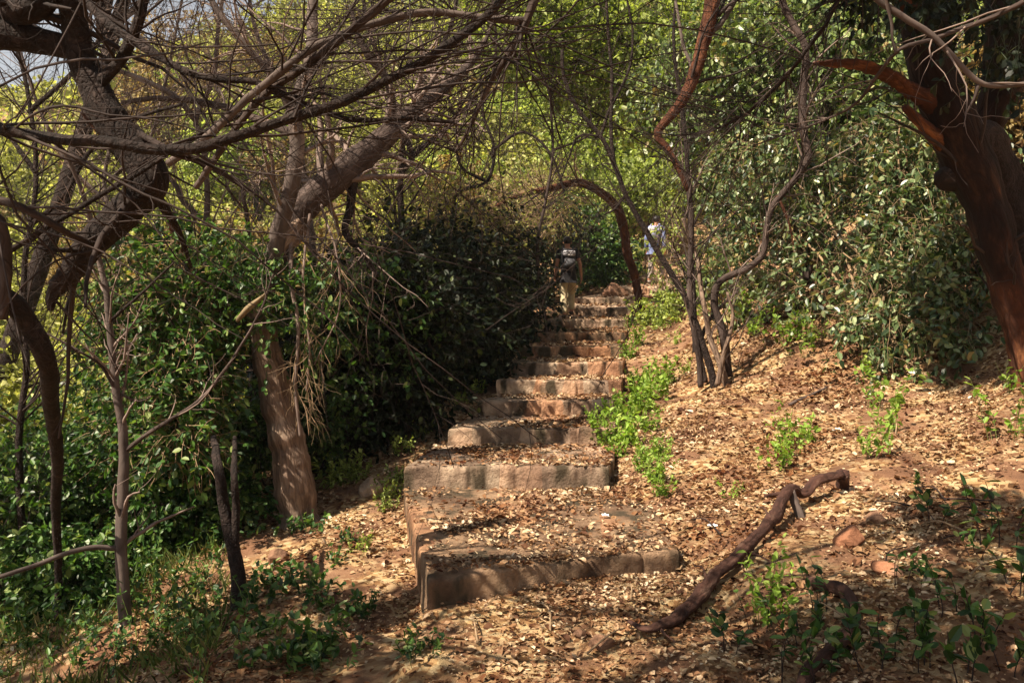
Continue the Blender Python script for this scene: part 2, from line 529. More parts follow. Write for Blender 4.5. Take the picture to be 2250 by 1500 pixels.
def shaded_trunk_mat():  # orange bark; shade is painted into its colour above the foot
    m = M['bark_orange'].copy(); m.name = 'orange bark with shade painted higher up'
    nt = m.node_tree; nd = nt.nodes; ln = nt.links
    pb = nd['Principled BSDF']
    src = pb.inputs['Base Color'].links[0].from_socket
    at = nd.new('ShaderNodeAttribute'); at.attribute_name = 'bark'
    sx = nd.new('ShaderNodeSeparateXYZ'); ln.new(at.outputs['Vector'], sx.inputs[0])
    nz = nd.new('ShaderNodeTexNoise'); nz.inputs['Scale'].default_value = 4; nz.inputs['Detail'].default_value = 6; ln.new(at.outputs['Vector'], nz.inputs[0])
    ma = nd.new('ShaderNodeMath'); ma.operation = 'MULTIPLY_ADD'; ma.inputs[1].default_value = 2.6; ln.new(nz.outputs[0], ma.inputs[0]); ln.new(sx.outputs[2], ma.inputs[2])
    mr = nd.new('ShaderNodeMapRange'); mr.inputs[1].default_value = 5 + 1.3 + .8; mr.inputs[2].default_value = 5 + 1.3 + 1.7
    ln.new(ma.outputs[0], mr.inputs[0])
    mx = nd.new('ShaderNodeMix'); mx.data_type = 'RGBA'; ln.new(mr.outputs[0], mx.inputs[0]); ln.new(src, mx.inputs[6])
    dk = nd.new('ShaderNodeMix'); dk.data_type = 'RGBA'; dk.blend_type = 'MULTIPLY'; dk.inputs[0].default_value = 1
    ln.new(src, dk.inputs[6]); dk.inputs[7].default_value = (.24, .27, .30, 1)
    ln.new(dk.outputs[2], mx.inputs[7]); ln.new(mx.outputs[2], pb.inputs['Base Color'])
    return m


M['bark_painted_shade'] = shaded_trunk_mat()

# ------------------------------------------------------------------ the path's line, in pixels of the photograph and metres
# distance, left px, right px, top y, bottom y of each riser
STEPS = [
    (4.81, 940, 1560, 1265, 1340),
    (7.40, 890, 1338, 1024, 1075),
    (8.90, 985, 1350, 940, 978),
    (10.2, 1050, 1345, 880, 915),
    (11.1, 1092, 1366, 835, 868),
    (12.4, 1120, 1368, 795, 826),
    (14.2, 1145, 1370, 760, 785),
    (16.5, 1180, 1374, 730, 751),
    (18.6, 1200, 1378, 703, 722),
    (19.9, 1235, 1386, 675, 692),
    (21.6, 1262, 1400, 653, 667),
    (23.1, 1330, 1470, 633, 645),
    (24.3, 1372, 1500, 612, 622),
    (25.6, 1390, 1520, 592, 601),
]
TY = np.array([-6, 0, 4.0] + [s[0] for s in STEPS] + [28, 34, 50, 80, 120, 400.])
TZ = np.array([CZ - 1.72, CZ - 1.58, CZ - 1.52] + [P(0, s[4], s[0])[2] for s in STEPS] + [4.2, 6.6, 14.5, 29, 33, 30])
TZ[3] = CZ - 1.48
TL = np.array([-.35, -.4, -.44] + [P(s[1], 0, s[0])[0] for s in STEPS] + [4.3, 6.5, 9, 12, 12, 12])
TR = np.array([1.0, 1.05, 1.1] + [P(s[2], 0, s[0])[0] for s in STEPS] + [5.8, 8.0, 11, 14, 14, 14])


def smoothstep(a, b, x):
    t = np.clip((x - a) / (b - a), 0, 1)
    return t * t * (3 - 2 * t)


def g0(x, y):
    x = np.asarray(x, float); y = np.asarray(y, float)
    base = np.interp(y, TY, TZ)
    xl = np.interp(y, TY, TL); xr = np.interp(y, TY, TR)
    xl = xl + .13 * ((y > 4.9) & (y < 27))
    dl = np.maximum(xl - x, 0)
    dr = np.maximum(x - xr, 0)
    near = smoothstep(4.6, 5.0, y) * (1 - smoothstep(7.6, 9.5, y))
    left = (near * .15 + .03) * smoothstep(0, .14, dl) + .10 * dl + .10 * np.maximum(dl - .8, 0) + .14 * np.maximum(dl - 2.2, 0) - .15 * np.maximum(dl - 9, 0)
    far = smoothstep(24, 60, y)
    left = left * (1 - .75 * far)
    left = np.minimum(left, 9)
    right = .17 * dr + (.30 * smoothstep(8.5, 12.5, y) * (1 - smoothstep(16, 24, y))) * np.maximum(dr - .7, 0) + .05 * smoothstep(0, .25, dr) + .42 * np.maximum(dr - 3.2, 0) + .0 * dr
    right = 14 * np.tanh(right / 14)
    front = (1 - smoothstep(5.0, 5.5, y)) * .11 * np.clip(x + .44, 0, 1.6) * .5 * smoothstep(2.5, 4.5, y)
    ridge = far * 4.5 * smoothstep(0, 30, -x)          # the far hill sinks to the left
    return base - left + right * (1 - .6 * far) + front - ridge - .02 * ((dl == 0) & (dr == 0) & (y > 5.2) & (y < 27))


def gnoise(x, y):
    n = .035 * np.sin(x * 2.1 + 1.3 * np.sin(y * 1.3)) * np.cos(y * 1.7 + .6 * np.sin(x * 1.9))
    n = n + .014 * np.sin(x * 6.3 + y * 2.2 + 1.5 * np.sin(y * 3.1)) + .012 * np.cos(y * 7.1 - x * 3.7)
    return n


def ground(x, y):
    x = np.asarray(x, float); y = np.asarray(y, float)
    xl = np.interp(y, TY, TL); xr = np.interp(y, TY, TR)
    d = np.maximum(np.maximum(xl - x, x - xr), 0)
    w = np.where((y > 4.7) & (y < 27), smoothstep(.05, .6, d), 1.0)
    big = 1 + 25 * smoothstep(25, 60, y)
    return g0(x, y) + gnoise(x, y) * w + .6 * np.sin(x * .31 + 1) * np.sin(y * .27) * smoothstep(24, 40, y)


def ground_px(px, py, y0=2.5, y1=60):
    """where the ray through a photo pixel meets the ground"""
    ys = np.linspace(y0, y1, 1500)
    pts = np.array([P(px, py, y) for y in ys])
    d = pts[:, 2] - ground(pts[:, 0], pts[:, 1])
    k = np.argmax(d < 0)
    if d[k] >= 0:
        k = len(ys) - 1
    p = pts[k].copy()
    p[2] = ground(p[0], p[1])
    return p


# ------------------------------------------------------------------ ground
gx = np.concatenate([-np.geomspace(160, 6.2, 45), np.linspace(-6, 6.5, 210), np.geomspace(6.7, 160, 45)])
gy = np.concatenate([np.linspace(-40, -2, 20), np.linspace(-1.6, 12, 230), np.linspace(12.08, 27, 150), np.geomspace(27.3, 380, 60)])
XX, YY = np.meshgrid(gx, gy)
ZZ = ground(XX, YY)
V = np.stack([XX, YY, ZZ], -1).reshape(-1, 3)
nx, ny = len(gx), len(gy)
ii, jj = np.meshgrid(np.arange(nx - 1), np.arange(ny - 1))
b = (jj * nx + ii).ravel()
mesh_obj('ground', V, np.stack([b, b + 1, b + nx + 1, b + nx], -1), M['soil']).__setitem__('kind', 'structure')

# ------------------------------------------------------------------ stone steps
step_labels = [
    'lowest stone step, long leaf strewn landing with dark stained front, nearest the camera',
    'second stone step up, wide grey front with an orange stone in its middle',
    'third stone step up, pinkish stained front above the wide grey one',
    'fourth stone step up, beside the top of the bright green herb clump',
    'fifth stone step up, sunlit pink front beside the tip of the herb clump',
    'sixth stone step up, pinkish front with patchy shade',
    'seventh stone step up, dark mossy front in shade',
    'eighth stone step up, the one just below the dark shirted hiker\'s stair',
    'ninth stone step up, on which the dark shirted hiker walks',
    'tenth stone step up, dark broken stones right of the hiker\'s calves',
    'eleventh stone step up, low dark riser below the tan boulder',
    'narrow stone step just right of the tan boulder at the bend',
    'shaded stone step at the feet of the blue shirted hiker',
    'highest stone step in view, behind the blue shirted hiker',
]


def make_step(i):
    y, pl, pr, yt, yb = STEPS[i]
    A = P(pl, yt, y); B = P(pr, yt, y)
    if i == 0:
        B = P(1490, 1212, 5.38); B[2] = A[2] + .01
    if i + 1 < len(STEPS):
        y2, l2, r2, t2, b2 = STEPS[i + 1]
        zb = P(0, b2, y2)[2]
        Cx = P(l2, 0, y2)[0]; Dx = P(r2, 0, y2)[0]
        yb2 = y2 + .12
        if i in (0, 1, 2):
            Cx = min(Cx, A[0] + (Cx - A[0])) - (.03 if i == 0 else .12)
    else:
        yb2 = y + 1.4; zb = B[2]; Cx = A[0] + .6; Dx = B[0] + .6
    D_ = np.array([max(Dx, B[0]) + .05 if i else Dx + .3, yb2, zb + .004]); C_ = np.array([Cx, yb2, zb + .004])
    nu, nv = 110, 26
    us = np.concatenate([[0, .006, .02], np.linspace(.05, .95, nu - 6), [.98, .994, 1]])
    vs = np.concatenate([[0, .012, .04], np.linspace(.08, 1, nv - 3)])
    V = []
    low = min(P(0, yb, y)[2], zb) - .35
    wob = lambda x, s: .022 * mnoise.noise(Vector((x * 1.7 + s * 7, s, 0))) + .010 * mnoise.noise(Vector((x * 7 + s, s, 3)))
    for v in vs:
        for u in us:
            p = (A * (1 - u) + B * u) * (1 - v) + (C_ * (1 - u) + D_ * u) * v
            e = min(u, 1 - u) * 1.5; f = v * np.linalg.norm(C_ - A)
            drop = .009 * math.exp(-f / .010) + .008 * math.exp(-e / .012)
            p = p + np.array([wob(p[1], i + 20) * (1 - abs(2 * u - 1) * .2), wob(p[0], i) * 1.4 * (1 - v),
                              .008 * vnoise(p, 3, i) + .004 * vnoise(p, 12, i) - drop])
            V.append(p)
    # joints between the stones laid side by side, and broken arrises
    Lw = np.linalg.norm(B - A); jr = np.random.default_rng(100 + i)
    joints = np.cumsum(jr.uniform(.28, .55, 8)); joints = joints[joints < Lw - .1]
    rowoff = jr.normal(0, .010, 12); rowz = jr.normal(0, .006, 12)
    for q_ in range(len(V)):
        p = V[q_]; xx_ = np.linalg.norm((p - A)[:2]) if q_ < len(us) * 4 else 99
        if q_ < len(us) * 4:
            u_ = us[q_ % len(us)] * Lw
            k_ = int(np.searchsorted(joints, u_))
            g_ = sum(math.exp(-((u_ - jj_) / .014) ** 2) for jj_ in joints)
            chip = max(0, mnoise.noise(Vector((u_ * 5, i * 3.1, 0))) - .15) * .09
            p[1] += rowoff[k_] + .012 * g_ + chip * .8
            p[2] += rowz[k_] - .007 * g_ - chip * .5 * (1 if q_ < len(us) * 2 else .3)
    n_top = len(V)
    U, W = len(us), len(vs)
    F = [[r * U + c, r * U + c + 1, (r + 1) * U + c + 1, (r + 1) * U + c] for r in range(W - 1) for c in range(U - 1)]
    # outer skirt: front, right, left in several rows with worn surface
    ring = [c for c in range(U - 1, 0, -1)] + [r * U for r in range(0, W)]
    ring = [(W - 1 - r) * U + U - 1 for r in range(0, W - 1)] + [c for c in range(U - 1, 0, -1)] + [r * U for r in range(0, W)]
    prev = ring
    rows = [.02, .05, .09, .13, .17, .22, .30, .5]
    for k, dz in enumerate(rows):
        cur = []
        for idx in ring:
            q = V[idx].copy()
            # push outwards a touch with noise
            cen = (A + B + C_ + D_) / 4
            dirv = q - cen; dirv[2] = 0; dirv /= np.linalg.norm(dirv) + 1e-6
            q[2] -= dz
            q += dirv * (.006 + .016 * vnoise(q, 6, i + 5) + .008 * vnoise(q, 20, i))
            q[2] = max(q[2], low - .2)
            cur.append(len(V)); V.append(q)
        for a in range(len(ring) - 1):
            F.append([prev[a], prev[a + 1], cur[a + 1], cur[a]])
        prev = cur
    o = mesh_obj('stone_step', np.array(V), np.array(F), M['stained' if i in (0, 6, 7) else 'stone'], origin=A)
    tag(o, step_labels[i], 'step', 'stone steps climbing the hillside')
    return A, B, C_, D_


STEPQ = [make_step(i) for i in range(len(STEPS))]


def tread_z(x, y):
    """height of the tread under x, y, or ground outside the steps"""
    z = ground(x, y).copy()
    for i, (A, B, C_, D_) in enumerate(STEPQ):
        v = np.clip((y - A[1]) / (D_[1] - .12 - A[1]), 0, 1)
        fy = A[1] + (B[1] - A[1]) * np.clip((x - A[0]) / (B[0] - A[0]), 0, 1)
        xl = A[0] + (C_[0] - A[0]) * v; xr = B[0] + (D_[0] - B[0]) * v
        ins = (y > fy + .01) & (y < D_[1] - .12) & (x > xl + .01) & (x < xr)
        t = A[2] + (C_[2] - A[2]) * v
        z = np.where(ins, np.maximum(z, t), z)
    return z


# ------------------------------------------------------------------ fallen leaves
def litter():
    rng = np.random.default_rng(5)
    xs, ys, szs = [], [], []
    for (x0, x1, y0, y1, dens, sz) in [(-2.6, 3.2, 3.3, 5.6, 4200, .024), (-3.4, 4.6, 5.6, 8.5, 2100, .031), (-3, 6.2, 8.5, 13, 1500, .034), (-3, 8, 13, 20, 260, .065), (-3, 10, 20, 28, 110, .09), (-9, -2.6, 3.5, 14, 420, .045)]:
        n = int((x1 - x0) * (y1 - y0) * dens)
        x = rng.uniform(x0, x1, n); y = rng.uniform(y0, y1, n)
        # patchy cover
        c = np.sin(x * 1.9 + 2 * np.sin(y * .9)) * np.cos(y * 1.6 + x) + .6 * np.sin(x * 4.1 - y * 2.7)
        xl = np.interp(y, TY, TL); xr = np.interp(y, TY, TR)
        on = (x > xl) & (x < xr) & (y > 5.2)
        lv = x < xl - .1
        keep = rng.uniform(size=n) < np.where(on, np.clip(np.where(y > 8.4, .62, .34) + .45 * c, .08, 1), np.where(lv, np.clip(.38 + .3 * c, .08, .8), np.clip(.62 + .38 * c, .15, 1)))
        # treads keep their grey left edge bare
        bare = on & (x < xl + .28 + .2 * np.sin(y * 5)) & (rng.uniform(size=n) < .8)
        keep &= ~bare
        px, py = proj(np.stack([x, y, ground(x, y)], -1))
        keep &= (px > -150) & (px < 2400) & (py < 1650)
        xs.append(x[keep]); ys.append(y[keep]); szs.append(np.full(keep.sum(), sz))
    x = np.concatenate(xs); y = np.concatenate(ys); s = np.concatenate(szs)
    s = s * rng.lognormal(0, .42, len(s))
    z = tread_z(x, y) + rng.uniform(.002, .022, len(x))
    n = len(x)
    a = rng.uniform(0, 2 * math.pi, n)
    ax = np.stack([np.cos(a), np.sin(a), rng.normal(0, .28, n)], -1)
    nr = np.stack([rng.normal(0, .38, n), rng.normal(0, .38, n), np.ones(n)], -1)
    pos = np.stack([x, y, z], -1) - ax * (s[:, None] * .5)
    s = np.minimum(s, .075 + .03 * (y > 9))
    s = s * np.where(rng.uniform(size=n) < .3, .45, 1.0)       # broken bits
    V, F = leaf_mesh(pos, ax, nr, s, 'dry', fold=.45, curl=.3, rng=rng)
    o = mesh_obj('leaf_litter', V, F, M['litter'], smooth=False)
    tag(o, 'dry tan and brown fallen leaves covering the ground and treads', 'fallen leaves', kind='stuff')
    print('litter', n)


litter()


# ------------------------------------------------------------------ stones
def stone(name, px, py, w, label, mat, flat=.6, seed=0, cat='stone', sink=.25, group=None, yy=None):
    p = ground_px(px, py) if yy is None else P(px, py, yy)
    import bmesh
    bm = bmesh.new()
    bmesh.ops.create_icosphere(bm, subdivisions=4, radius=1)
    for v in bm.verts:
        d = v.co.copy()
        f = 1 + .35 * mnoise.noise(d * 1.1 + Vector((seed, 0, 0))) + .12 * mnoise.noise(d * 3.3 + Vector((0, seed, 0)))
        # a few planar chops give angular faces
        co = d * f
        for k in range(7):
            nrm = Vector((math.sin(seed + k * 2.4), math.cos(seed * 1.3 + k * 1.9), math.sin(k * 3.1 + seed))).normalized()
            e = co.dot(nrm) - .72
            if e > 0: co -= nrm * e * .9
        v.co = Vector((co.x * w, co.y * w * .8, co.z * w * flat))
    me = bpy.data.meshes.new(name)
    bm.to_mesh(me); bm.free()
    me.materials.append(mat)
    for q in me.polygons: q.use_smooth = True
    o = bpy.data.objects.new(name, me)
    COL.objects.link(o)
    o.location = (p[0], p[1], p[2] + w * flat * (1 - 2 * sink) * .5)
    o.rotation_euler = (0, 0, seed)
    return tag(o, label, cat, group)


stone('rock', 1868, 1195, .10, 'reddish brown rock right of the fallen branch\'s forked end', M['boulder'], .8, 1)
stone('rock', 1925, 1145, .07, 'small brown rock behind the reddish one on the right bank', M['boulder'], .7, 2)
stone('rock', 1320, 1425, .065, 'red brown rock in front of the fallen log\'s lower tip', M['boulder'], .7, 3)
stone('rock', 612, 1235, .085, 'tan rock beside the undergrowth below the leaning tree', M['boulder'], .9, 4)
stone('rock', 815, 1085, .13, 'pointed dark grey rock left of the second stone step', M['stone'], .9, 5, sink=.2)
stone('boulder', 1350, 652, .36, 'tan boulder at the top of the straight flight of steps', M['boulder'], .75, 6, cat='boulder', yy=22.4, sink=.3)
stone('rock', 1950, 1262, .09, 'flat orange brown rock half buried among leaves at lower right', M['boulder'], .6, 8)
stone('rock', 1300, 1162, .03, 'small dark pebble on the landing behind the white litter', M['boulder'], .7, 9)
stone('rock', 2040, 535, .3, 'orange rock showing through the big grey green bush', M['boulder'], .6, 10, yy=12)
stone('rock', 1275, 1402, .04, 'little brown rock left of the red brown one at the bottom', M['boulder'], .7, 11)


# ------------------------------------------------------------------ trees drawn limb by limb
def px_curve(pts):
    """[(px,py,Y)...] -> world"""
    return np.array([P(*q) for q in pts])


class Tree:
    def __init__(self, name, base, label, cat='tree', group=None):
        self.root = empty(name, base, label, cat, group)
        self.C, self.R = [], []

    def limb(self, pts, r0, r1, mat, name='limb', **kw):
        kw.setdefault('seed', random.random() * 50)
        o, c, R = limb(name, pts, r0, r1, mat, self.root, **kw)
        cc, rr = resample(c, R, 14)
        self.C.append(cc); self.R.append(rr)
        return c

    def twigs(self, mat, levels, seed, sides=4, name='twigs', use=None):
        rng = np.random.default_rng(seed)
        PP = np.stack([self.C[i] for i in (use or range(len(self.C)))]); PR = np.stack([self.R[i] for i in (use or range(len(self.C)))])
        parts = []; last = None
        for kw in levels:
            PP, PR = grow(PP, PR, rng=rng, **kw)
            parts.append(tubes(PP, PR, sides)); last = PP
        V, F = merge(parts)
        o = mesh_obj(name, V, F, mat, self.root)
        o['kind'] = 'stuff'
        return last

    def leaves(self, C, n, size, mat, seed, name='foliage', **kw):
        V, F = leaves_on(C, n, size, np.random.default_rng(seed), **kw)
        o = mesh_obj(name, V, F, mat, self.root, smooth=False)
        return o


def lobes_twigs(lobes, n, length, rng, droop=.3, out=1.0, N=5, wander=0.17):
    """twigs filling a union of ellipsoids [(centre, (rx,ry,rz))...]"""
    cs = np.array([l[0] for l in lobes], float); rs = np.array([l[1] for l in lobes], float)
    vol = rs.prod(1) ** .75
    idx = rng.choice(len(lobes), n, p=vol / vol.sum())
    d = unit(rng.normal(size=(n, 3)))
    rad = rng.uniform(.35, 1, n) ** .6
    st = cs[idx] + d * rs[idx] * rad[:, None]
    dr = unit(d * out + .7 * rng.normal(size=(n, 3)) + np.array([0, 0, -droop * .5]))
    Ls = length * rng.uniform(.5, 1.3, n)
    pts = [st]
    for k in range(N - 1):
        dr = unit(dr + wander * rng.normal(size=(n, 3)) + np.array([0, 0, -droop * .35]))
        pts.append(pts[-1] + dr * (Ls / (N - 1))[:, None])
    return np.stack(pts, 1)


def make_lobes(c, r, k, rng, size=(.25, .5), flatz=1.0):
    c = np.array(c, float); r = np.array(r, float)
    out = []
    for i in range(k):
        d = unit(rng.normal(size=3)) * rng.uniform(.2, .85)
        s = rng.uniform(*size)
        out.append((c + d * r, r * s * np.array([1, 1, flatz]) * rng.uniform(.8, 1.2, 3)))
    return out


def bush(name, base, lobes, n_twigs, tw_len, n_leaf, leaf, shape, leafmat, label, cat='bush', group=None, seed=0,
         droop=.3, stemmat=None, stems=8, stem_r=.015, twig_r=.003, out=1.0, ldroop=.4, upn=.6, spread=1.0, names=('stems', 'foliage')):
    rng = np.random.default_rng(seed)
    root = empty(name, base, label, cat, group)
    stemmat = stemmat or M['twig_dark']
    T = lobes_twigs(lobes, n_twigs, tw_len, rng, droop, out)
    parts = [tubes(T, np.linspace(twig_r, twig_r * .4, T.shape[1])[None].repeat(len(T), 0), 3)]
    # stems rise from the base into the lobes
    base = np.array(base, float)
    S = []
    for k in range(max(stems, 1)):
        c, r = lobes[k % len(lobes)]
        e = np.array(c) + rng.normal(size=3) * np.array(r) * .4
        b0 = base + np.array([rng.normal(0, .12), rng.normal(0, .12), -.1])
        mid = b0 * .5 + e * .5 + np.array([rng.normal(0, .12), rng.normal(0, .12), .12 * np.linalg.norm(e - b0)])
        S.append(smooth_curve([b0, b0 * .75 + mid * .25 + rng.normal(size=3) * .03, mid, e], 9, .03, k))
    S = np.stack(S)
    parts.append(tubes(S, np.linspace(stem_r, stem_r * .35, 9)[None].repeat(len(S), 0), 5))
    V, F = merge(parts)
    mesh_obj(names[0], V, F, stemmat, root)
    V, F = leaves_on(T, n_leaf, leaf, rng, shape=shape, droop=ldroop, upn=upn, spread=spread)
    mesh_obj(names[1], V, F, leafmat, root, smooth=False)
    return root


# ---- the leaning tree left of the steps
bA = ground_px(668, 1150)
zA = bA[1]
tA = Tree('leaning_tree', bA, 'leaning tree with tan fluted trunk left of the steps, leafy creeper round its middle')
tA.limb([bA + (0, 0, -.25), P(655, 1120, zA), P(640, 1020, zA), P(618, 920, zA), P(592, 810, zA), P(572, 720, zA), P(575, 640, zA), P(610, 560, zA), P(655, 490, zA + .1)], .17, .12,
        M['bark_tan'], name='trunk', radii=[.18, .155, .15, .135, .125, .115, .105, .10, .10], sides=30, rough=.17, flare=.55, fl=.16, n=130, seed=3)
tA.limb([P(600, 580, zA), P(650, 480, zA + .1), P(700, 420, zA + .2), P(770, 365, zA + .5), P(850, 295, zA + .9), P(920, 235, zA + 1.4), P(985, 185, zA + 2), P(1050, 120, zA + 2.6), P(1090, 30, zA + 3)], .115, .06,
        M['bark_grey'], sides=12, seed=4, n=60, radii=[.11, .12, .135, .10, .085, .07, .055, .03, .012])
tA.limb([P(590, 620, zA), P(612, 510, zA - .1), P(640, 400, zA - .2), P(652, 320, zA - .2), P(650, 240, zA - .2), P(680, 130, zA), P(688, 0, zA + .2), P(700, -200, zA + .4)], .075, .035, M['bark_pale'], sides=10, seed=5, n=50)
tA.limb([P(650, 270, zA - .2), P(600, 170, zA - .3), P(530, 90, zA - .4), P(470, 10, zA - .4), P(430, -90, zA - .4)], .035, .02, M['bark_pale'], sides=8)
tA.limb([P(655, 300, zA - .2), P(560, 260, zA + .3), P(470, 230, zA + .5), P(370, 215, zA + .7), P(270, 225, zA + 1)], .04, .022, M['bark_grey'], sides=8)
tA.limb([P(850, 300, zA + .9), P(860, 240, zA + .9), P(850, 180, zA + .8), P(800, 110, zA + .7), P(770, 20, zA + .7)], .045, .02, M['bark_grey'], sides=8)
tA.limb([P(780, 360, zA + .5), P(770, 450, zA + .4), P(760, 510, zA + .3), P(800, 560, zA + .3), P(830, 610, zA + .3)], .05, .02, M['bark_dark'], sides=8)
tA.limb([P(640, 520, zA), P(640, 620, zA - .15), P(655, 720, zA - .2), P(650, 850, zA - .2), P(660, 960, zA - .15)], .02, .012, M['twig_pale'], name='hanging_vine', sides=6)
tA.limb([P(680, 470, zA), P(665, 620, zA - .2), P(680, 760, zA - .25), P(672, 860, zA - .25)], .012, .006, M['twig_pale'], name='hanging_vine', sides=6)
tA.limb([P(705, 450, zA), P(740, 560, zA - .2), P(745, 680, zA - .2), P(690, 800, zA - .2)], .010, .005, M['twig_pale'], name='hanging_vine', sides=6)
tA.twigs(M['twig_pale'], [dict(n=110, length=1.15, ang=.8, up=-.05, rfac=.3), dict(n=420, length=.55, ang=.8, up=-.05, wander=0.22), dict(n=900, length=.28, wander=0.25)], 21, use=[1, 2, 3, 4, 5, 6])
tA.twigs(M['twig_tan'], [dict(n=46, length=.5, ang=.5, up=-.1, rfac=.4), dict(n=140, length=.3, ang=.7, up=-.1, wander=0.25)], 22, name='fine_vines', use=[7, 8, 9])
lobA = []
rngA = np.random.default_rng(3)
for (px, py, r) in [(590, 640, .22), (565, 700, .25), (600, 740, .16), (540, 620, .28), (500, 570, .26), (640, 700, .22), (700, 720, .22), (655, 610, .16), (610, 560, .14), (590, 800, .10), (720, 640, .2)]:
    lobA.append((P(px, py, zA - .05), np.array([r, r, r])))
TA = lobes_twigs(lobA, 420, .18, rngA, .3)
V, F = merge([tubes(TA, np.full(TA.shape[:2], .0025), 3), leaves_on(TA, 3600, .052, rngA, shape='oval')])
o = mesh_obj('creeper_foliage', V, F, M['bush_green'], tA.root, smooth=False)
# curled dry leaf sheath hanging on it
q = px_curve([(522, 700, zA - .45), (555, 672, zA - .45), (590, 640, zA - .45)])
Vs = []
for i, t in enumerate(np.linspace(0, 1, 9)):
    c = q[0] * (1 - t) + q[2] * t
    w = .075 * (1 - .8 * t) * min(1, t * 5 + .3)
    for k in range(5):
        a = (k - 2) / 2
        Vs.append(c + np.array([w * a * .45, -.03 * (1 - a * a) - .015 * math.sin(6 * t), w * a * .95]))
Fs = [[i * 5 + k, i * 5 + k + 1, (i + 1) * 5 + k + 1, (i + 1) * 5 + k] for i in range(8) for k in range(4)]
o = mesh_obj('dry_leaf', np.array(Vs), np.array(Fs), plain_mat('tan dry leaf', (.17, .125, .07), scale=20), origin=q[1])
so = o.modifiers.new('thick', 'SOLIDIFY'); so.thickness = .003
tag(o, 'large curled tan dry leaf caught in the creeper on the leaning tree', 'leaf')

# ---- dark tree at the left edge: its limbs hang in from the left and the top
bB = np.array([-2.75, 3.6, 0.]); bB[2] = ground(bB[0], bB[1])
zB = 4.0
tB = Tree('dark_tree', bB, 'dark rough barked tree at the left edge with a thick crooked broken limb')
tB.limb([bB + (0, 0, -.2), P(-330, 1100, 3.7), P(-290, 700, 3.7), P(-260, 300, 3.8), P(-220, 0, 4), P(-160, -250, 4.2), P(-60, -500, 4.4)], .20, .09, M['bark_dark'], name='trunk', sides=16, n=60, flare=.3)
tB.limb([P(-230, 110, 3.9), P(-120, 90, 3.9), P(0, 80, 3.95), P(110, 95, 4), P(180, 110, 4)], .085, .05, M['bark_dark'], sides=12)
tB.limb([P(-250, -150, 4.1), P(-60, -20, 4), P(60, 20, 3.9), P(120, -40, 3.9), P(170, -130, 3.9)], .09, .05, M['bark_dark'], sides=12)
tB.limb([P(120, -160, 3.9), P(155, 0, 3.95), P(170, 90, 4), P(205, 190, 4), P(250, 280, 4), P(300, 345, 4), P(325, 400, 4), P(280, 460, 4), P(215, 520, 4), P(160, 590, 4), P(118, 640, 4), P(112, 680, 4.)], .06, .04,
        M['bark_dark'], sides=16, n=110, rough=.14, radii=[.05, .055, .055, .06, .066, .075, .082, .078, .07, .062, .05, .012])
tB.limb([P(340, 420, 4), P(390, 500, 4.2), P(420, 585, 4.4)], .024, .008, M['bark_dark'], sides=8)
tB.limb([P(215, 185, 4), P(270, 130, 3.9), P(305, 50, 3.8), P(320, -60, 3.8)], .028, .02, M['bark_dark'], sides=8)
tB.limb([P(200, 560, 4), P(150, 550, 3.9), P(95, 548, 3.8)], .018, .008, M['bark_dark'], sides=8)
tB.limb([P(-310, 700, 3.7), P(-120, 650, 3.9), P(0, 650, 4.1), P(60, 710, 4.2), P(100, 790, 4.3), P(115, 900, 4.8), P(125, 1010, 5.4), P(122, 1120, 5.9), P(128, 1260, 6.2), P(130, 1420, 6.3)], .055, .022, M['bark_dark'], sides=10)
tB.limb([P(-280, 560, 3.7), P(-100, 500, 3.7), P(-20, 480, 3.6), P(8, 540, 3.6), P(12, 600, 3.6), P(5, 700, 3.6)], .05, .02, M['bark_grey'], sides=8)
# the long arching bough and its crossing mates
tB.limb([P(-260, 200, 3.8), P(-60, 270, 3.4), P(120, 305, 3.3), P(230, 310, 3.2), P(330, 328, 3.2), P(420, 325, 3.2), P(520, 300, 3.2), P(640, 262, 3.3), P(740, 228, 3.3), P(850, 175, 3.4), P(950, 125, 3.4), P(1060, 40, 3.5), P(1130, -40, 3.5)], .024, .016, M['bark_dark'], sides=10, n=90)
tB.limb([P(60, -120, 3.9), P(170, -10, 3.7), P(260, 70, 3.6), P(420, 160, 3.5), P(560, 180, 3.5), P(640, 215, 3.5), P(760, 262, 3.6), P(880, 262, 3.6), P(1000, 268, 3.6)], .022, .008, M['bark_dark'], sides=8, n=70)
tB.limb([P(370, 360, 3.7), P(450, 310, 3.6), P(560, 200, 3.5), P(640, 140, 3.4), P(700, 100, 3.4), P(830, 50, 3.5), P(950, 25, 3.6), P(1080, 40, 3.6), P(1140, 48, 3.6)], .016, .014, M['bark_pale'], sides=8, n=70)
tB.limb([P(430, 410, 3.8), P(560, 230, 3.6), P(700, 125, 3.4), P(860, -10, 3.3), P(920, -90, 3.3)], .013, .017, M['bark_grey'], sides=8, n=40)
tB.limb([P(0, 560, 3.8), P(100, 500, 3.8), P(280, 395, 3.8), P(430, 300, 3.8), P(560, 240, 3.9)], .014, .008, M['bark_dark'], sides=8, n=40)
tB.limb([P(-260, 420, 3.7), P(-20, 440, 3.5), P(80, 475, 3.5), P(160, 520, 3.6), P(200, 540, 3.7)], .02, .014, M['bark_grey'], sides=8)
tB.twigs(M['twig_dark'], [dict(n=110, length=1.0, ang=.8, wander=0.15, rfac=.3, up=-.02), dict(n=430, length=.5, ang=.8, wander=0.19), dict(n=1000, length=.24, wander=0.22)], 31, use=[2, 3, 5, 6, 9, 10, 11, 12, 13, 14])

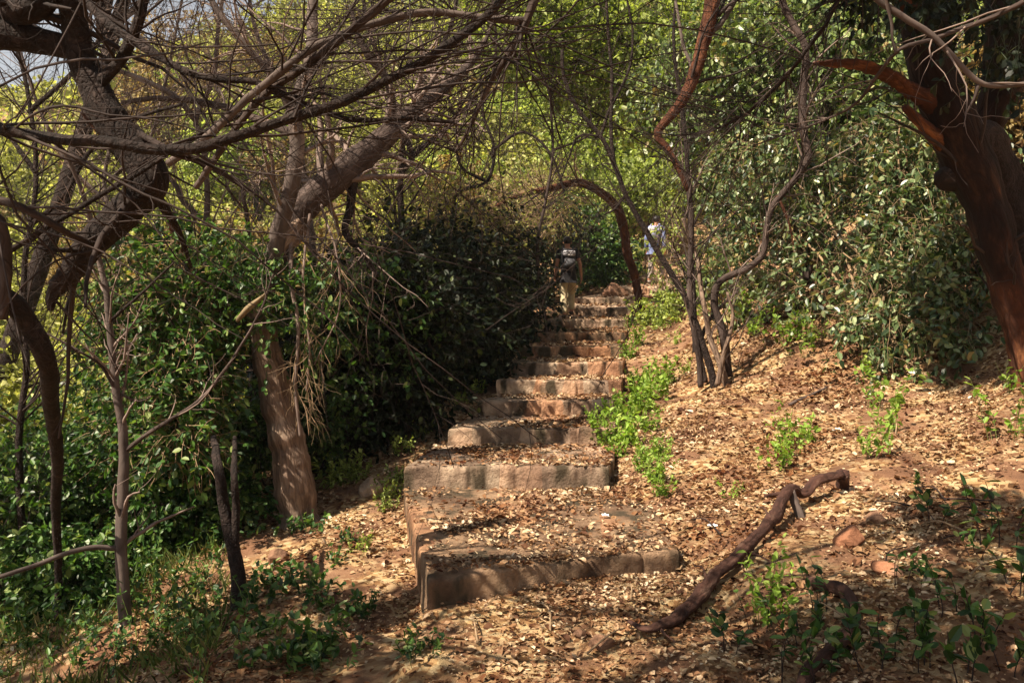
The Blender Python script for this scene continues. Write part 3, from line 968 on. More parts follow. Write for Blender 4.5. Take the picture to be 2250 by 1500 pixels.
tB.twigs(M['twig_dark'], [dict(n=46, length=2.3, ang=.5, wander=.09, N=14, rfac=.30, rmin=.003), dict(n=170, length=.7, ang=.7, wander=.16), dict(n=300, length=.3, wander=.2)], 33, name='long_twigs', use=[2, 5, 9, 10, 11, 12, 13, 14])

# ---- branches that come down from above the frame (a bare tree standing right behind the arch's line)
bC = np.array([2.6, 2.2, 0.]); bC[2] = ground(bC[0], bC[1])
tC = Tree('bare_tree', bC, 'bare thin tree whose dark forked bough hangs down from the top of the picture')
tC.limb([bC + (0, 0, -.2), np.array([2.5, 2.3, 1.6]), np.array([2.2, 2.6, 2.6]), np.array([1.6, 3.0, 3.3]), np.array([.9, 3.5, 3.5]), np.array([.35, 3.9, 3.45])], .10, .03, M['bark_grey'], name='trunk', sides=12, n=60)
tC.limb([np.array([.35, 3.9, 3.45]), P(1185, -20, 3.9), P(1150, 60, 3.9), P(1120, 115, 3.9), P(1080, 180, 3.9), P(1055, 230, 3.9), P(1035, 280, 3.9), P(1002, 335, 3.9)], .030, .007, M['bark_grey'], sides=10, n=60)
tC.limb([P(1150, 45, 3.9), P(1080, 38, 3.85), P(980, 30, 3.8), P(880, 40, 3.8), P(820, 55, 3.8)], .016, .009, M['bark_pale'], sides=8)
tC.limb([P(1002, 335, 3.9), P(930, 305, 3.9), P(880, 280, 3.9)], .006, .005, M['bark_dark'], sides=6)
tC.limb([np.array([1.6, 3.0, 3.3]), P(1870, -180, 3.2), P(1900, -30, 3.2), P(1975, 35, 3.2), P(2040, 80, 3.2), P(2100, 140, 3.2), P(2150, 185, 3.2), P(2210, 190, 3.2), P(2320, 170, 3.2)], .022, .007, M['bark_pale'], sides=8, n=50)
tC.limb([np.array([2.45, 2.5, 2.1]), P(2400, -60, 3), P(2250, 5, 3.1), P(2160, 50, 3.2), P(2060, 85, 3.2), P(1975, 110, 3.2), P(1925, 165, 3.3), P(1880, 225, 3.4), P(1800, 270, 3.5), P(1650, 322, 3.6)], .018, .003, M['bark_grey'], sides=8, n=60)
tC.limb([P(2150, 185, 3.2), P(2140, 220, 3.2), P(2120, 255, 3.2)], .007, .003, M['bark_pale'], sides=6)
tC.limb([np.array([1.9, 2.8, 2.95]), P(1990, -100, 3.1), P(1960, 60, 3.2), P(1965, 120, 3.2)], .012, .005, M['bark_pale'], sides=6)
tC.limb([np.array([1.6, 3.0, 3.3]), P(1870, -40, 3.5), P(1800, 70, 3.6), P(1700, 200, 3.8), P(1600, 275, 4), P(1500, 300, 4.2), P(1440, 292, 4.3)], .012, .004, M['bark_dark'], sides=6, n=40)
tC.twigs(M['twig_dark'], [dict(n=120, length=1.0, ang=.7, wander=0.17, rfac=.3, tmin=.3), dict(n=300, length=.45, wander=0.19)], 41, use=[1, 2, 3, 8])
tC.twigs(M['twig_dark'], [dict(n=26, length=1.9, ang=.6, wander=.10, N=14, rfac=.3, rmin=.003, tmin=.5), dict(n=110, length=.6, ang=.7, wander=.16), dict(n=160, length=.25)], 43, name='long_twigs', use=[0, 1, 2, 8])
tC.twigs(M['twig_pale'], [dict(n=12, length=.6, ang=.7, wander=.15, tmin=.4), dict(n=26, length=.3)], 42, name='pale_twigs', use=[4, 5])

# ---- slim grey sapling in front of the left undergrowth
bD = ground_px(280, 1372)
zD = bD[1]
tD = Tree('grey_sapling', bD, 'slim smooth grey sapling standing upright in the lower left undergrowth')
sd = tD.limb([bD + (0, 0, -.1), P(268, 1250, zD), P(268, 1100, zD), P(272, 980, zD), P(255, 850, zD), P(240, 740, zD), P(232, 640, zD), P(215, 560, zD), P(190, 450, zD - .1), P(150, 350, zD - .2), P(100, 270, zD - .3)], .042, .012, M['bark_pale'], name='trunk', sides=10, n=80, rough=.05,
             radii=[.045, .040, .038, .036, .03, .026, .022, .019, .016, .013, .010])
tD.limb([P(268, 1205, zD), P(210, 1202, zD - .1), P(150, 1212, zD - .2), P(90, 1235, zD - .3), P(10, 1262, zD - .4), P(-60, 1290, zD - .4)], .019, .012, M['bark_pale'], sides=8, n=40, rough=.05)
tD.limb([P(273, 990, zD), P(330, 950, zD), P(430, 885, zD), P(510, 790, zD), P(570, 690, zD), P(600, 600, zD)], .016, .006, M['bark_grey'], sides=8, n=50, rough=.05)
tD.limb([P(243, 705, zD), P(290, 660, zD - .1), P(340, 615, zD - .2), P(385, 575, zD - .3)], .011, .006, M['bark_dark'], sides=6, n=20, rough=.05)
tD.limb([P(258, 860, zD), P(220, 800, zD - .1), P(170, 770, zD - .2), P(80, 720, zD - .2)], .012, .005, M['bark_grey'], sides=6, n=20)
tD.limb([P(250, 860, zD), P(300, 880, zD), P(335, 870, zD)], .010, .004, M['bark_grey'], sides=6, n=20)
tD.twigs(M['twig_pale'], [dict(n=40, length=.55, ang=.8, wander=0.14, up=.03), dict(n=90, length=.25, wander=0.17)], 51, use=[0, 2, 4])

# ---- dark twin stump in the undergrowth
bE = ground_px(520, 1335)
zE = bE[1]
tE = Tree('dark_shrub_tree', bE, 'small tree with forked nearly black trunk in the undergrowth left of the leaning tree')
tE.limb([bE + (0, 0, -.1), P(520, 1260, zE), P(505, 1180, zE), P(490, 1110, zE), P(478, 1020, zE), P(470, 960, zE + .5)], .055, .02, M['bark_dark'], name='trunk', sides=12, n=60)
tE.limb([P(515, 1210, zE), P(518, 1120, zE), P(512, 1040, zE), P(516, 960, zE + .5)], .032, .014, M['bark_dark'], sides=10, n=50)
rngE = np.random.default_rng(8)
lobE = []
for (px, py, dz, r) in [(330, 600, .3, .42), (420, 620, .2, .40), (440, 700, .2, .32), (380, 720, .2, .42), (320, 780, .3, .36), (400, 820, 0, .34), (420, 880, 0, .30), (350, 900, .3, .36), (410, 960, -.2, .28), (570, 980, 2.6, .34), (500, 590, .8, .26),
                        (300, 950, .2, .28), (300, 1010, .1, .24), (560, 860, 2.4, .4)]:
    lobE.append((P(px, py, zE + 1.5 + dz), np.array([r, r, r * .9]) * (1.12 if px < 450 else .95)))
TE = lobes_twigs(lobE, 2400, .28, rngE, .35)
V, F = tubes(TE, np.linspace(.004, .0015, TE.shape[1])[None].repeat(len(TE), 0), 3)
mesh_obj('twigs', V, F, M['twig_tan'], tE.root)['kind'] = 'stuff'
V, F = leaves_on(TE, 15000, .068, rngE, shape='oval', droop=.35)
mesh_obj('crown', V, F, M['bush_green'], tE.root, smooth=False)

# ---- arching red tree over the steps
bF = ground_px(1415, 700, 14, 26)
zF = bF[1]
tF = Tree('arching_tree', bF, 'thin red brown tree bent in an arch over the steps')
tF.limb([bF + (0, 0, -.2), P(1408, 680, zF), P(1395, 610, zF), P(1378, 555, zF), P(1370, 500, zF), P(1355, 455, zF), P(1315, 420, zF), P(1272, 402, zF), P(1215, 412, zF - .3), P(1150, 428, zF - .6), P(1095, 450, zF - .9), P(1050, 490, zF - 1.2), P(1025, 530, zF - 1.4)],
        .12, .03, M['bark_red'], name='trunk', sides=12, n=110, rough=.14, radii=[.10, .09, .085, .09, .10, .09, .085, .075, .055, .045, .04, .035, .025])
tF.limb([P(1372, 505, zF), P(1362, 460, zF), P(1345, 440, zF)], .04, .02, M['bark_red'], sides=8)
tF.limb([P(1230, 410, zF - .2), P(1180, 430, zF - .3), P(1140, 460, zF - .4)], .035, .012, M['bark_dark'], sides=8)
tF.limb([P(1080, 460, zF - 1), P(1040, 440, zF - 1), P(1000, 470, zF - 1), P(950, 520, zF - 1), P(900, 560, zF - 1)], .03, .012, M['bark_dark'], sides=8)
tF.twigs(M['twig_tan'], [dict(n=70, length=1.5, ang=.9, wander=0.17, rfac=.25, tmin=.5, up=.03), dict(n=240, length=.8, wander=0.19), dict(n=500, length=.4, wander=0.22)], 61)

# ---- many stemmed tree right of the steps
bG = ground_px(1572, 850)
zG = bG[1]
tG = Tree('many_stemmed_tree', bG, 'many stemmed small tree on the leafy bank right of the steps, thin crooked stems')
sp = .0
tG.limb([bG + (.02, 0, -.15), P(1565, 820, zG), P(1545, 760, zG), P(1525, 700, zG), P(1500, 640, zG), P(1450, 560, zG), P(1410, 490, zG), P(1375, 430, zG), P(1350, 365, zG), P(1320, 300, zG), P(1270, 240, zG), P(1240, 170, zG), P(1235, 110, zG)], .045, .020, M['bark_dark'], name='trunk', sides=10, n=90)
tG.limb([P(1540, 850, zG), P(1535, 780, zG), P(1518, 690, zG), P(1515, 600, zG), P(1520, 500, zG), P(1510, 400, zG), P(1470, 330, zG)], .036, .03, M['bark_grey'], sides=10, n=60)
tG.limb([P(1600, 825, zG + .1), P(1590, 740, zG), P(1570, 670, zG), P(1580, 620, zG), P(1640, 590, zG), P(1675, 560, zG), P(1685, 500, zG), P(1700, 450, zG), P(1750, 390, zG), P(1775, 345, zG), P(1765, 290, zG), P(1765, 200, zG), P(1770, 110, zG), P(1740, 50, zG), P(1715, -20, zG), P(1700, -200, zG)], .05, .035, M['bark_grey'], sides=10, n=120, radii=[.05, .05, .045, .04, .038, .036, .036, .04, .045, .045, .045, .04, .042, .04, .04, .04])
tG.limb([P(1600, 860, zG - .1), P(1580, 790, zG - .1), P(1560, 740, zG - .1), P(1545, 660, zG - .1), P(1530, 560, zG), P(1500, 480, zG)], .042, .018, M['bark_tan'], sides=10, n=50)
tG.limb([P(1575, 845, zG - .2), P(1590, 780, zG - .2), P(1610, 700, zG - .2), P(1600, 640, zG - .2)], .034, .016, M['bark_tan'], sides=8, n=30)
tG.limb([P(1550, 840, zG + .2), P(1540, 760, zG + .2), P(1560, 700, zG + .2), P(1620, 640, zG + .3)], .03, .014, M['bark_grey'], sides=8, n=30)
tG.limb([P(1512, 420, zG), P(1490, 370, zG), P(1470, 330, zG), P(1446, 292, zG), P(1490, 235, zG), P(1520, 180, zG), P(1545, 100, zG), P(1560, 30, zG), P(1575, -60, zG), P(1590, -200, zG)], .05, .08, M['bark_red'], sides=12, n=60, radii=[.03, .035, .045, .06, .07, .078, .083, .085, .09, .09])
tG.limb([P(1550, 80, zG), P(1580, 55, zG), P(1600, 25, zG), P(1620, -10, zG), P(1640, -90, zG)], .035, .025, M['bark_pale'], sides=8)
tG.limb([P(1520, 150, zG), P(1500, 90, zG), P(1485, 0, zG), P(1480, -80, zG)], .02, .014, M['bark_pale'], sides=8)
tG.limb([P(1708, 430, zG), P(1730, 480, zG), P(1745, 540, zG)], .025, .008, M['bark_red'], sides=8)
tG.limb([P(1350, 365, zG), P(1342, 280, zG), P(1345, 170, zG), P(1335, 60, zG), P(1330, -60, zG)], .024, .014, M['bark_dark'], sides=8, n=50)
tG.limb([P(1320, 300, zG), P(1340, 240, zG), P(1380, 160, zG), P(1390, 80, zG), P(1375, -20, zG)], .018, .012, M['bark_dark'], sides=8, n=50)
tG.limb([P(1375, 430, zG), P(1350, 460, zG), P(1330, 470, zG)], .018, .01, M['bark_dark'], sides=8, n=16)
tG.limb([P(1320, 300, zG), P(1270, 300, zG), P(1250, 350, zG), P(1230, 400, zG)], .014, .008, M['bark_dark'], sides=6, n=20)
tG.twigs(M['twig_dark'], [dict(n=80, length=1.2, ang=.65, wander=0.14, rfac=.3, tmin=.35), dict(n=380, length=.7, wander=0.18), dict(n=700, length=.3, wander=0.22)], 71)
tG.twigs(M['twig_pale'], [dict(n=34, length=1.0, ang=.6, wander=0.15, rfac=.3, tmin=.2), dict(n=180, length=.5, wander=0.18)], 72, name='pale_twigs', use=[1, 2, 3, 4, 5])

# ---- big tree at the right edge
bH = ground_px(2235, 850)
zH = bH[1]
tH = Tree('big_dark_tree', bH, 'thick leaning tree at the right edge, black shaded trunk with orange flaking bark')
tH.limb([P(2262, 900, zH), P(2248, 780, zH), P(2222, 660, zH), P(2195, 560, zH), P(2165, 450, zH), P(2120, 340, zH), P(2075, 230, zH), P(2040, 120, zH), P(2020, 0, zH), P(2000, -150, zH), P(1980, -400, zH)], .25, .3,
        M['bark_painted_shade'], name='trunk', seed=5, sides=30, n=150, rough=.14, flare=.2, fl=.35, radii=[.10, .11, .14, .17, .19, .20, .20, .21, .22, .22, .22])
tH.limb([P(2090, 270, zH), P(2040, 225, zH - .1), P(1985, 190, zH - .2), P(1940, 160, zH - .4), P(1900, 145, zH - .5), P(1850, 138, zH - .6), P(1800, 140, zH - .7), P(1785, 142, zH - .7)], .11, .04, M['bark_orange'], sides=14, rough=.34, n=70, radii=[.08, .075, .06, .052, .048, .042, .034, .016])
tH.limb([P(2160, 300, zH + .6), P(2200, 200, zH + .5), P(2230, 60, zH + .4), P(2250, -150, zH + .3), P(2260, -350, zH + .3)], .22, .20, M['bark_painted_shade'], seed=9, sides=20, rough=.18, n=60, radii=[.12, .2, .25, .27, .27])
tH.limb([P(2080, 400, zH), P(2150, 300, zH + .4), P(2190, 380, zH + .7), P(2240, 480, zH + .8), P(2300, 640, zH + 1)], .16, .18, M['bark_dark'], sides=16, rough=.25, n=50, radii=[.1, .16, .18, .18, .18])
tH.limb([P(2090, 330, zH), P(2020, 270, zH - .15), P(1985, 235, zH - .25)], .08, .03, M['bark_orange'], sides=10, rough=.2)
tH.limb([P(2040, 60, zH), P(1970, -20, zH - .2), P(1890, -120, zH - .4)], .12, .06, M['bark_orange'], sides=12)
rngH = np.random.default_rng(12)
TH = lobes_twigs([(P(px, py, zH + dz), np.array([r, r, r * .7])) for px, py, dz, r in [(2190, 100, -1, .22), (2240, 60, -1.2, .25), (2120, 20, -.8, .2), (2060, -40, -1, .3), (2200, -60, -1, .4), (1960, -60, -.8, .35), (2240, 180, -1, .15)]], 260, .4, rngH, .5)
V, F = merge([tubes(TH, np.full(TH.shape[:2], .003), 3), leaves_on(TH, 1500, .075, rngH, shape='oval', droop=.6)])
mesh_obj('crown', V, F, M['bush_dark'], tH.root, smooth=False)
tH.twigs(M['twig_dark'], [dict(n=26, length=1.2, ang=.9, rfac=.12, wander=0.17), dict(n=80, length=.5, wander=0.19)], 81)

# ---- background bare trees on the left
def bare(px, py, name_label, pts, r, mat, seed, n1=45, n2=170, n3=340, L=1.6, tm='twig_pale', y1=60):
    b = ground_px(px, py, 3, y1)
    t = Tree('bare_tree', b, name_label)
    z = b[1]
    for k, pp in enumerate(pts):
        c = [P(a, c_, z + (d[0] if d else 0)) for (a, c_, *d) in pp]
        if k == 0: c = [b + (0, 0, -.2)] + c
        t.limb(c, r if k == 0 else r * .6, r * .35, mat, name='trunk' if k == 0 else 'limb', sides=8, n=40)
    t.twigs(M[tm], [dict(n=n1, length=L, ang=.7, wander=0.14, rfac=.32, tmin=.3, up=.04), dict(n=n2, length=L * .5, wander=0.17), dict(n=n3, length=L * .25, wander=0.19)], seed)
    return t


def bare_at(Y, px, label, pts, r, mat, seed, **kw):
    x = P(px, 0, Y)[0]
    b = np.array([x, Y, float(ground(x, Y))])
    t = Tree('bare_tree', b, label)
    tm = kw.pop('tm', 'twig_pale'); n = kw.pop('n', (45, 170, 340)); L = kw.pop('L', 1.6)
    for k, pp in enumerate(pts):
        c = [P(q[0], q[1], Y + (q[2] if len(q) > 2 else 0)) for q in pp]
        if k == 0: c = [b + (0, 0, -.2)] + c
        t.limb(c, r if k == 0 else r * .6, r * .35, mat, name='trunk' if k == 0 else 'limb', sides=8, n=46)
    t.twigs(M[tm], [dict(n=n[0], length=L, ang=.7, wander=0.14, rfac=.32, tmin=.3, up=.04), dict(n=n[1], length=L * .5, wander=0.17), dict(n=n[2], length=L * .25, wander=0.19)], seed)
    return t


bare_at(8.6, 455, 'slender pale bare tree left of the leaning tree, forking below the big bough', [[(455, 900), (455, 700), (452, 520), (455, 430), (445, 300), (430, 260), (470, 170), (480, 60), (500, -80)],
                                  [(432, 265), (380, 210), (300, 170), (180, 130), (60, 100)], [(440, 480), (400, 440), (380, 400), (300, 330)]], .05, M['bark_pale'], 91)
bare_at(10.5, 690, 'upright pale bare tree behind the leaning tree\'s fork', [[(690, 600), (670, 400), (655, 260), (690, 140), (686, 0), (700, -120)], [(690, 150), (740, 100), (820, 30), (860, -40)], [(660, 260), (610, 180), (560, 60), (540, -60)]], .055, M['bark_pale'], 92)
bare_at(7.4, 380, 'leaning reddish bare stem behind the crooked dark limb', [[(440, 700), (420, 590), (370, 490), (340, 430), (250, 330), (180, 250)]], .035, M['bark_red'], 93, n=(30, 90, 200), tm='twig_dark')
bare_at(9.5, 545, 'short broken bare stem standing left of the leaning tree\'s fork', [[(556, 700), (550, 540), (540, 460), (530, 402)]], .06, M['bark_grey'], 94, n=(4, 6, 10), L=.3)
bare_at(13, 900, 'dark bare tree behind the leaning tree\'s long limb', [[(890, 600), (880, 400), (905, 340), (870, 260), (850, 180), (810, 60), (790, -60)], [(880, 380), (890, 290), (930, 180), (990, 60), (1010, -60)], [(900, 350), (970, 290), (1050, 210)]], .07, M['bark_dark'], 95, tm='twig_dark', n=(70, 260, 500), L=2)
bare_at(15, 1080, 'thin bare tree left of the arch, its twigs crossing above the path', [[(1010, 560), (1000, 430), (1070, 400), (1085, 320), (1060, 240), (1090, 120), (1080, -40)], [(1070, 400), (1010, 360), (1000, 260), (960, 150)], [(1085, 330), (1150, 290), (1210, 340), (1240, 420)]], .045, M['bark_dark'], 96, tm='twig_dark', n=(80, 300, 600), L=1.9)
bare_at(17, 1210, 'bare twiggy tree above the dark shirted hiker', [[(1180, 560), (1200, 440), (1215, 330), (1210, 200), (1230, 60), (1240, -60)], [(1210, 210), (1260, 140), (1330, 110), (1400, 60)], [(1215, 330), (1290, 300), (1320, 260)]], .04, M['bark_grey'], 97, tm='twig_dark', n=(80, 300, 600), L=2)
bare_at(6.9, 60, 'thin dark bare tree near the left edge', [[(40, 1000), (60, 800), (50, 600), (80, 400), (60, 200), (20, 40), (30, -100)], [(60, 500), (140, 430), (200, 330), (300, 260), (400, 230)], [(80, 380), (20, 300), (-60, 250)], [(60, 250), (150, 170), (250, 40), (290, -60)]], .035, M['bark_dark'], 98, tm='twig_dark', n=(80, 300, 700), L=1.3)
bare_at(12, 250, 'bare dusty tree far left beyond the crooked limb', [[(250, 700), (260, 560), (230, 400), (250, 250), (200, 100), (210, -60)], [(240, 400), (330, 300), (370, 150), (400, 0)], [(240, 450), (150, 360), (90, 250), (40, 100)]], .05, M['bark_pale'], 99, n=(80, 320, 700), L=2.0)
bare_at(12.5, 1525, 'thin upright dark stem behind the many stemmed tree', [[(1528, 760), (1520, 600), (1515, 420), (1500, 250), (1480, 100), (1490, -60)]], .05, M['bark_dark'], 100, tm='twig_dark', n=(30, 80, 150), L=1)

# ------------------------------------------------------------------ bushes
# dark mass left of the steps
rb = np.random.default_rng(41)


def px_lobes(items):
    return [(P(px, py, Y), np.array([r, r, r * fz])) for (px, py, Y, r, fz) in items]


b0 = ground_px(830, 960)
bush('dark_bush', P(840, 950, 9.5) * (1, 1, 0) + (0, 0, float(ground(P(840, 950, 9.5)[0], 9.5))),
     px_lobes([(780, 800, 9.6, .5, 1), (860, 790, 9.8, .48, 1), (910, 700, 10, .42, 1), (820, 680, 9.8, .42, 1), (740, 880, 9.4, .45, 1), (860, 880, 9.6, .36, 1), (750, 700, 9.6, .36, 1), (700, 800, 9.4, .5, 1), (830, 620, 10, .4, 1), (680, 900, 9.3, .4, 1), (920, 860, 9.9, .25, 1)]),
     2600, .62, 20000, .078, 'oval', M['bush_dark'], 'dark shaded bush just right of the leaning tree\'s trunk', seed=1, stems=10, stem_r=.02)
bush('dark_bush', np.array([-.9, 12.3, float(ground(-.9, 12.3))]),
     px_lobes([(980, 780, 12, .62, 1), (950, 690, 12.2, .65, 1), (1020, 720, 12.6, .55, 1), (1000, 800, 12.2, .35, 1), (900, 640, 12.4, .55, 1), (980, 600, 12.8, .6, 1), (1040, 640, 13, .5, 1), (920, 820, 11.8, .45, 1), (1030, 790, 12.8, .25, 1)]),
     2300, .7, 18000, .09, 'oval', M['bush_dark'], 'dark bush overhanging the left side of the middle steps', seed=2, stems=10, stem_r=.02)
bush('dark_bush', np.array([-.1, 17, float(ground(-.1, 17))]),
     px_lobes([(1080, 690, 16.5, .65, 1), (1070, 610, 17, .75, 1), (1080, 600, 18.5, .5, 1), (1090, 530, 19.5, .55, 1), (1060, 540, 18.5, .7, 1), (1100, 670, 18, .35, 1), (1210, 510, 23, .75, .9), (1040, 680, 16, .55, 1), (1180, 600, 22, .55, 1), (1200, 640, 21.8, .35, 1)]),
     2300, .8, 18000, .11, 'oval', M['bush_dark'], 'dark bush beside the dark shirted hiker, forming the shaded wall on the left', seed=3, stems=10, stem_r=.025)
bush('twiggy_thicket', np.array([-.6, 18.5, float(ground(-.6, 18.5))]),
     px_lobes([(900, 560, 13.5, .5, 1), (960, 500, 15, .7, 1), (1030, 480, 17, .8, 1), (1110, 470, 18.5, .6, 1), (1180, 440, 22, .6, 1), (1000, 560, 14.5, .5, 1), (880, 480, 14, .6, 1), (1210, 440, 22, .7, 1)]),
     1500, .75, 5200, .075, 'oval', M['hill_yel'], 'pale twiggy thicket above the dark bushes, under the arching tree', seed=31, stems=18, stem_r=.02, twig_r=.006, stemmat=M['twig_tan'])
bush('green_bush', np.array([2.6, 25.5, float(ground(2.6, 25.5))]),
     px_lobes([(1300, 560, 24.5, .75, 1), (1335, 550, 25, .65, 1), (1375, 560, 25.2, .3, 1), (1310, 610, 24, .5, 1), (1290, 510, 25.5, .6, 1), (1355, 590, 24.6, .6, 1), (1250, 500, 26, .8, 1)]),
     1300, .45, 13000, .11, 'oval', M['bush_green'], 'green bush at the bend of the path between the two hikers', seed=4, stems=8, stem_r=.02)
bush('green_bush', np.array([4.6, 20.5, float(ground(4.6, 20.5))]),
     px_lobes([(1450, 670, 18, .28, .8), (1550, 590, 20, .35, 1), (1430, 695, 17.5, .22, .8), (1540, 640, 19, .45, 1), (1500, 690, 17, .3, .8)]),
     600, .35, 5200, .08, 'oval', M['hill_grn'], 'low yellow green bush on the bank right of the arching tree\'s foot', seed=5, stems=8, stem_r=.012)

bush('green_bush', np.array([3.5, 21.2, float(ground(3.5, 21.2))]),
     px_lobes([(1425, 560, 21.5, .22, 1), (1465, 520, 22, .25, 1), (1455, 590, 21.5, .2, 1), (1480, 460, 22.5, .2, 1)]),
     90, .4, 420, .10, 'oval', M['hill_grn'], 'sparse pale green shoots screening the farther hiker', seed=46, stems=7, stem_r=.012, stemmat=M['twig_tan'])

# sunlit fresh clumps in front of the dark bushes
bush('green_bush', P(760, 1000, 9.1) * (1, 1, 0) + (0, 0, float(ground(P(760, 1000, 9.1)[0], 9.1))),
     px_lobes([(730, 640, 9.1, .22, 1), (800, 600, 9.3, .2, 1), (870, 650, 9.5, .22, 1), (830, 730, 9.2, .2, 1), (740, 760, 9.0, .18, 1), (920, 690, 9.6, .16, 1), (780, 860, 8.9, .16, 1), (890, 800, 9.2, .14, 1), (950, 750, 9.9, .12, 1)]),
     420, .3, 3000, .07, 'oval', M['bush_green'], 'thin fresh leaved bush standing against the dark bushes right of the leaning tree', seed=45, stems=12, stem_r=.012)

# large grey green bush on the right
itemsR = []
for (px, py, Y, r) in [(1620, 420, 12.5, .4), (1650, 360, 12, .5), (1740, 400, 11.5, .45), (1830, 360, 11.2, .5), (1920, 300, 11, .5), (1990, 400, 10.6, .42), (1860, 480, 10.8, .42), (1740, 500, 11.3, .38), (1640, 490, 12, .3),
                       (1960, 520, 10.2, .36), (2060, 500, 10, .40), (2130, 600, 9.7, .34), (2020, 620, 9.6, .34), (1920, 620, 9.8, .34), (1850, 580, 10.4, .28), (2090, 700, 9.3, .25), (1960, 710, 9.4, .26), (1890, 690, 9.8, .2), (2150, 720, 9.2, .24), (2160, 500, 10, .36),
                       (2050, 320, 10.8, .48), (1950, 780, 9.2, .15), (1600, 520, 12.6, .25), (2100, 400, 10.4, .38), (2180, 790, 9.1, .16), (2010, 760, 9.2, .16), (1800, 560, 10.8, .25), (1700, 575, 11.6, .22), (1790, 640, 10.6, .15)]:
    itemsR.append((px, py, Y, r * RNG.uniform(.6, 1.1), .85))
xR = P(1980, 760, 9.8)
bush('big_bush', np.array([xR[0], 9.8, float(ground(xR[0], 9.8))]), px_lobes(itemsR), 2200, .60, 19000, .085, 'oval', M['bush_grey'],
     'large grey green glossy leaved bush filling the right bank below the big tree', seed=6, droop=.7, stems=26, stem_r=.022, ldroop=.4, upn=.9, stemmat=M['twig_tan'], spread=1.0)
itemsR2 = []
for (px, py, Y, r) in [(1500, 200, 14.5, .8), (1600, 200, 14, .9), (1700, 250, 13.5, .9), (1800, 180, 13, .9), (1900, 120, 12.5, .9), (1640, 90, 13.5, .9), (1760, 60, 13, .9), (1880, 20, 12.8, .9), (1990, 200, 12, .7), (1580, 330, 14, .55), (1700, 320, 13, .6), (1860, 260, 12, .6), (1610, 400, 14.5, .4), (1610, 490, 15, .35), (1600, 600, 14, .45), (1640, 640, 12.5, .4)]:
    itemsR2.append((px, py, Y, r, .85))
bush('leafy_tree', np.array([4.6, 13.8, float(ground(4.6, 13.8))]), px_lobes(itemsR2), 3200, .6, 25000, .10, 'oval', M['bush_mid'],
     'leafy tree with small pale flecked leaves rising behind the large grey green bush', cat='tree', seed=7, droop=.5, stems=16, stem_r=.05, ldroop=.7, upn=.5, stemmat=M['bark_grey'], names=('trunks', 'crown'))
itemsT = []
for (px, py, Y, r) in [(1100, 40, 17, 1.1), (1180, 100, 17, 1.0), (1280, 60, 17.5, 1.1), (1380, 120, 17.5, 1.1), (1440, 30, 17, 1.1), (1340, 220, 18, .8), (1200, -40, 17, 1.2), (1430, 220, 17, .7), (1240, 170, 17.5, .6), (1480, 160, 16.5, .9), (1560, 60, 16.5, 1.1)]:
    itemsT.append((px, py, Y, r * .72, .8))
bush('leafy_tree', np.array([6.9, 19.0, float(ground(6.9, 19.0))]), px_lobes(itemsT), 2300, .6, 12500, .13, 'oval', M['hill_grn'],
     'bright green leafy tree filling the top centre behind the hanging bough', cat='tree', seed=8, upn=1.3, droop=.5, stems=6, stem_r=.05, stemmat=M['bark_grey'], names=('trunks', 'crown'))


# ------------------------------------------------------------------ hillside shrubs (shared meshes, every one its own thing)
def proto_shrub(name, leafmat, label, group, seed, n=6500, leaf=.125, r=1.7, cat='shrub', shape='oval'):
    rng = np.random.default_rng(seed)
    lob = make_lobes((0, 0, r * .9), (r, r, r * .95), 12, rng, (.26, .46), .9)
    return bush(name, (0, 0, 0), lob, n // 9, r * .28, n, leaf, shape, leafmat, label, cat=cat, group=group, seed=seed, stems=9, stem_r=.03, droop=.3)


protos = [
    proto_shrub('hillside_shrub', M['hill_yel'], 'yellow green shrub on the sunlit hillside behind the bare trees', 'yellow green hillside shrubs', 201),
    proto_shrub('hillside_shrub', M['hill_yel'], 'yellow green shrub on the sunlit hillside behind the bare trees', 'yellow green hillside shrubs', 202, n=5200),
    proto_shrub('dry_shrub', M['hill_dry'], 'dry brownish olive shrub on the hillside behind the bare trees', 'dry hillside shrubs', 203, n=4600),
    proto_shrub('green_shrub', M['hill_grn'], 'fresh green shrub on the hillside beyond the path', 'green hillside shrubs', 204, n=6000),
]
used = [False] * 4
rh = np.random.default_rng(77)


def put(k, x, y, s, dz=0):
    z = float(ground(x, y)) - .15 + dz
    if not used[k]:
        o = protos[k]; used[k] = True
        o.location = (x, y, z); o.rotation_euler = (0, 0, rh.uniform(0, 6.28)); o.scale = (s, s, s)
    else:
        o = copy_tree(protos[k], (x, y, z), rh.uniform(0, 6.28), s)
    return o


cnt = 0
Y = 13.0
while Y < 84:
    hw = Y * .62 + 3
    step = 1.7 + Y * .047
    x = -hw
    while x < hw:
        xx = x + rh.uniform(-.5, .5) * step; yy = Y + rh.uniform(-.5, .5) * step
        xl = np.interp(yy, TY, TL); xr = np.interp(yy, TY, TR)
        okp = (xx < xl - (2.6 if yy < 27 else -50)) or (xx > xr + 3.2) or yy > 31
        if yy < 15 and xx > -3.5 and xx < 5: okp = False
        if yy < 24 and xx > 0: okp = False
        if xx < -.44 * yy and yy > 52: okp = False           # the gap towards the sky at upper left
        if okp and cnt < 290:
            u = rh.uniform()
            if xx > 2: k = 3 if u < .5 else (0 if u < .9 else 2)
            else: k = [0, 1, 2][0 if u < .45 else (1 if u < .75 else 2)] if u < .9 else 3
            s = rh.uniform(.85, 1.4) * (1 + (Y - 15) * .014)
            if yy < 20: s *= .8
            put(k, xx, yy, s); cnt += 1
        x += step
    Y += step * .95
print('hill shrubs', cnt)


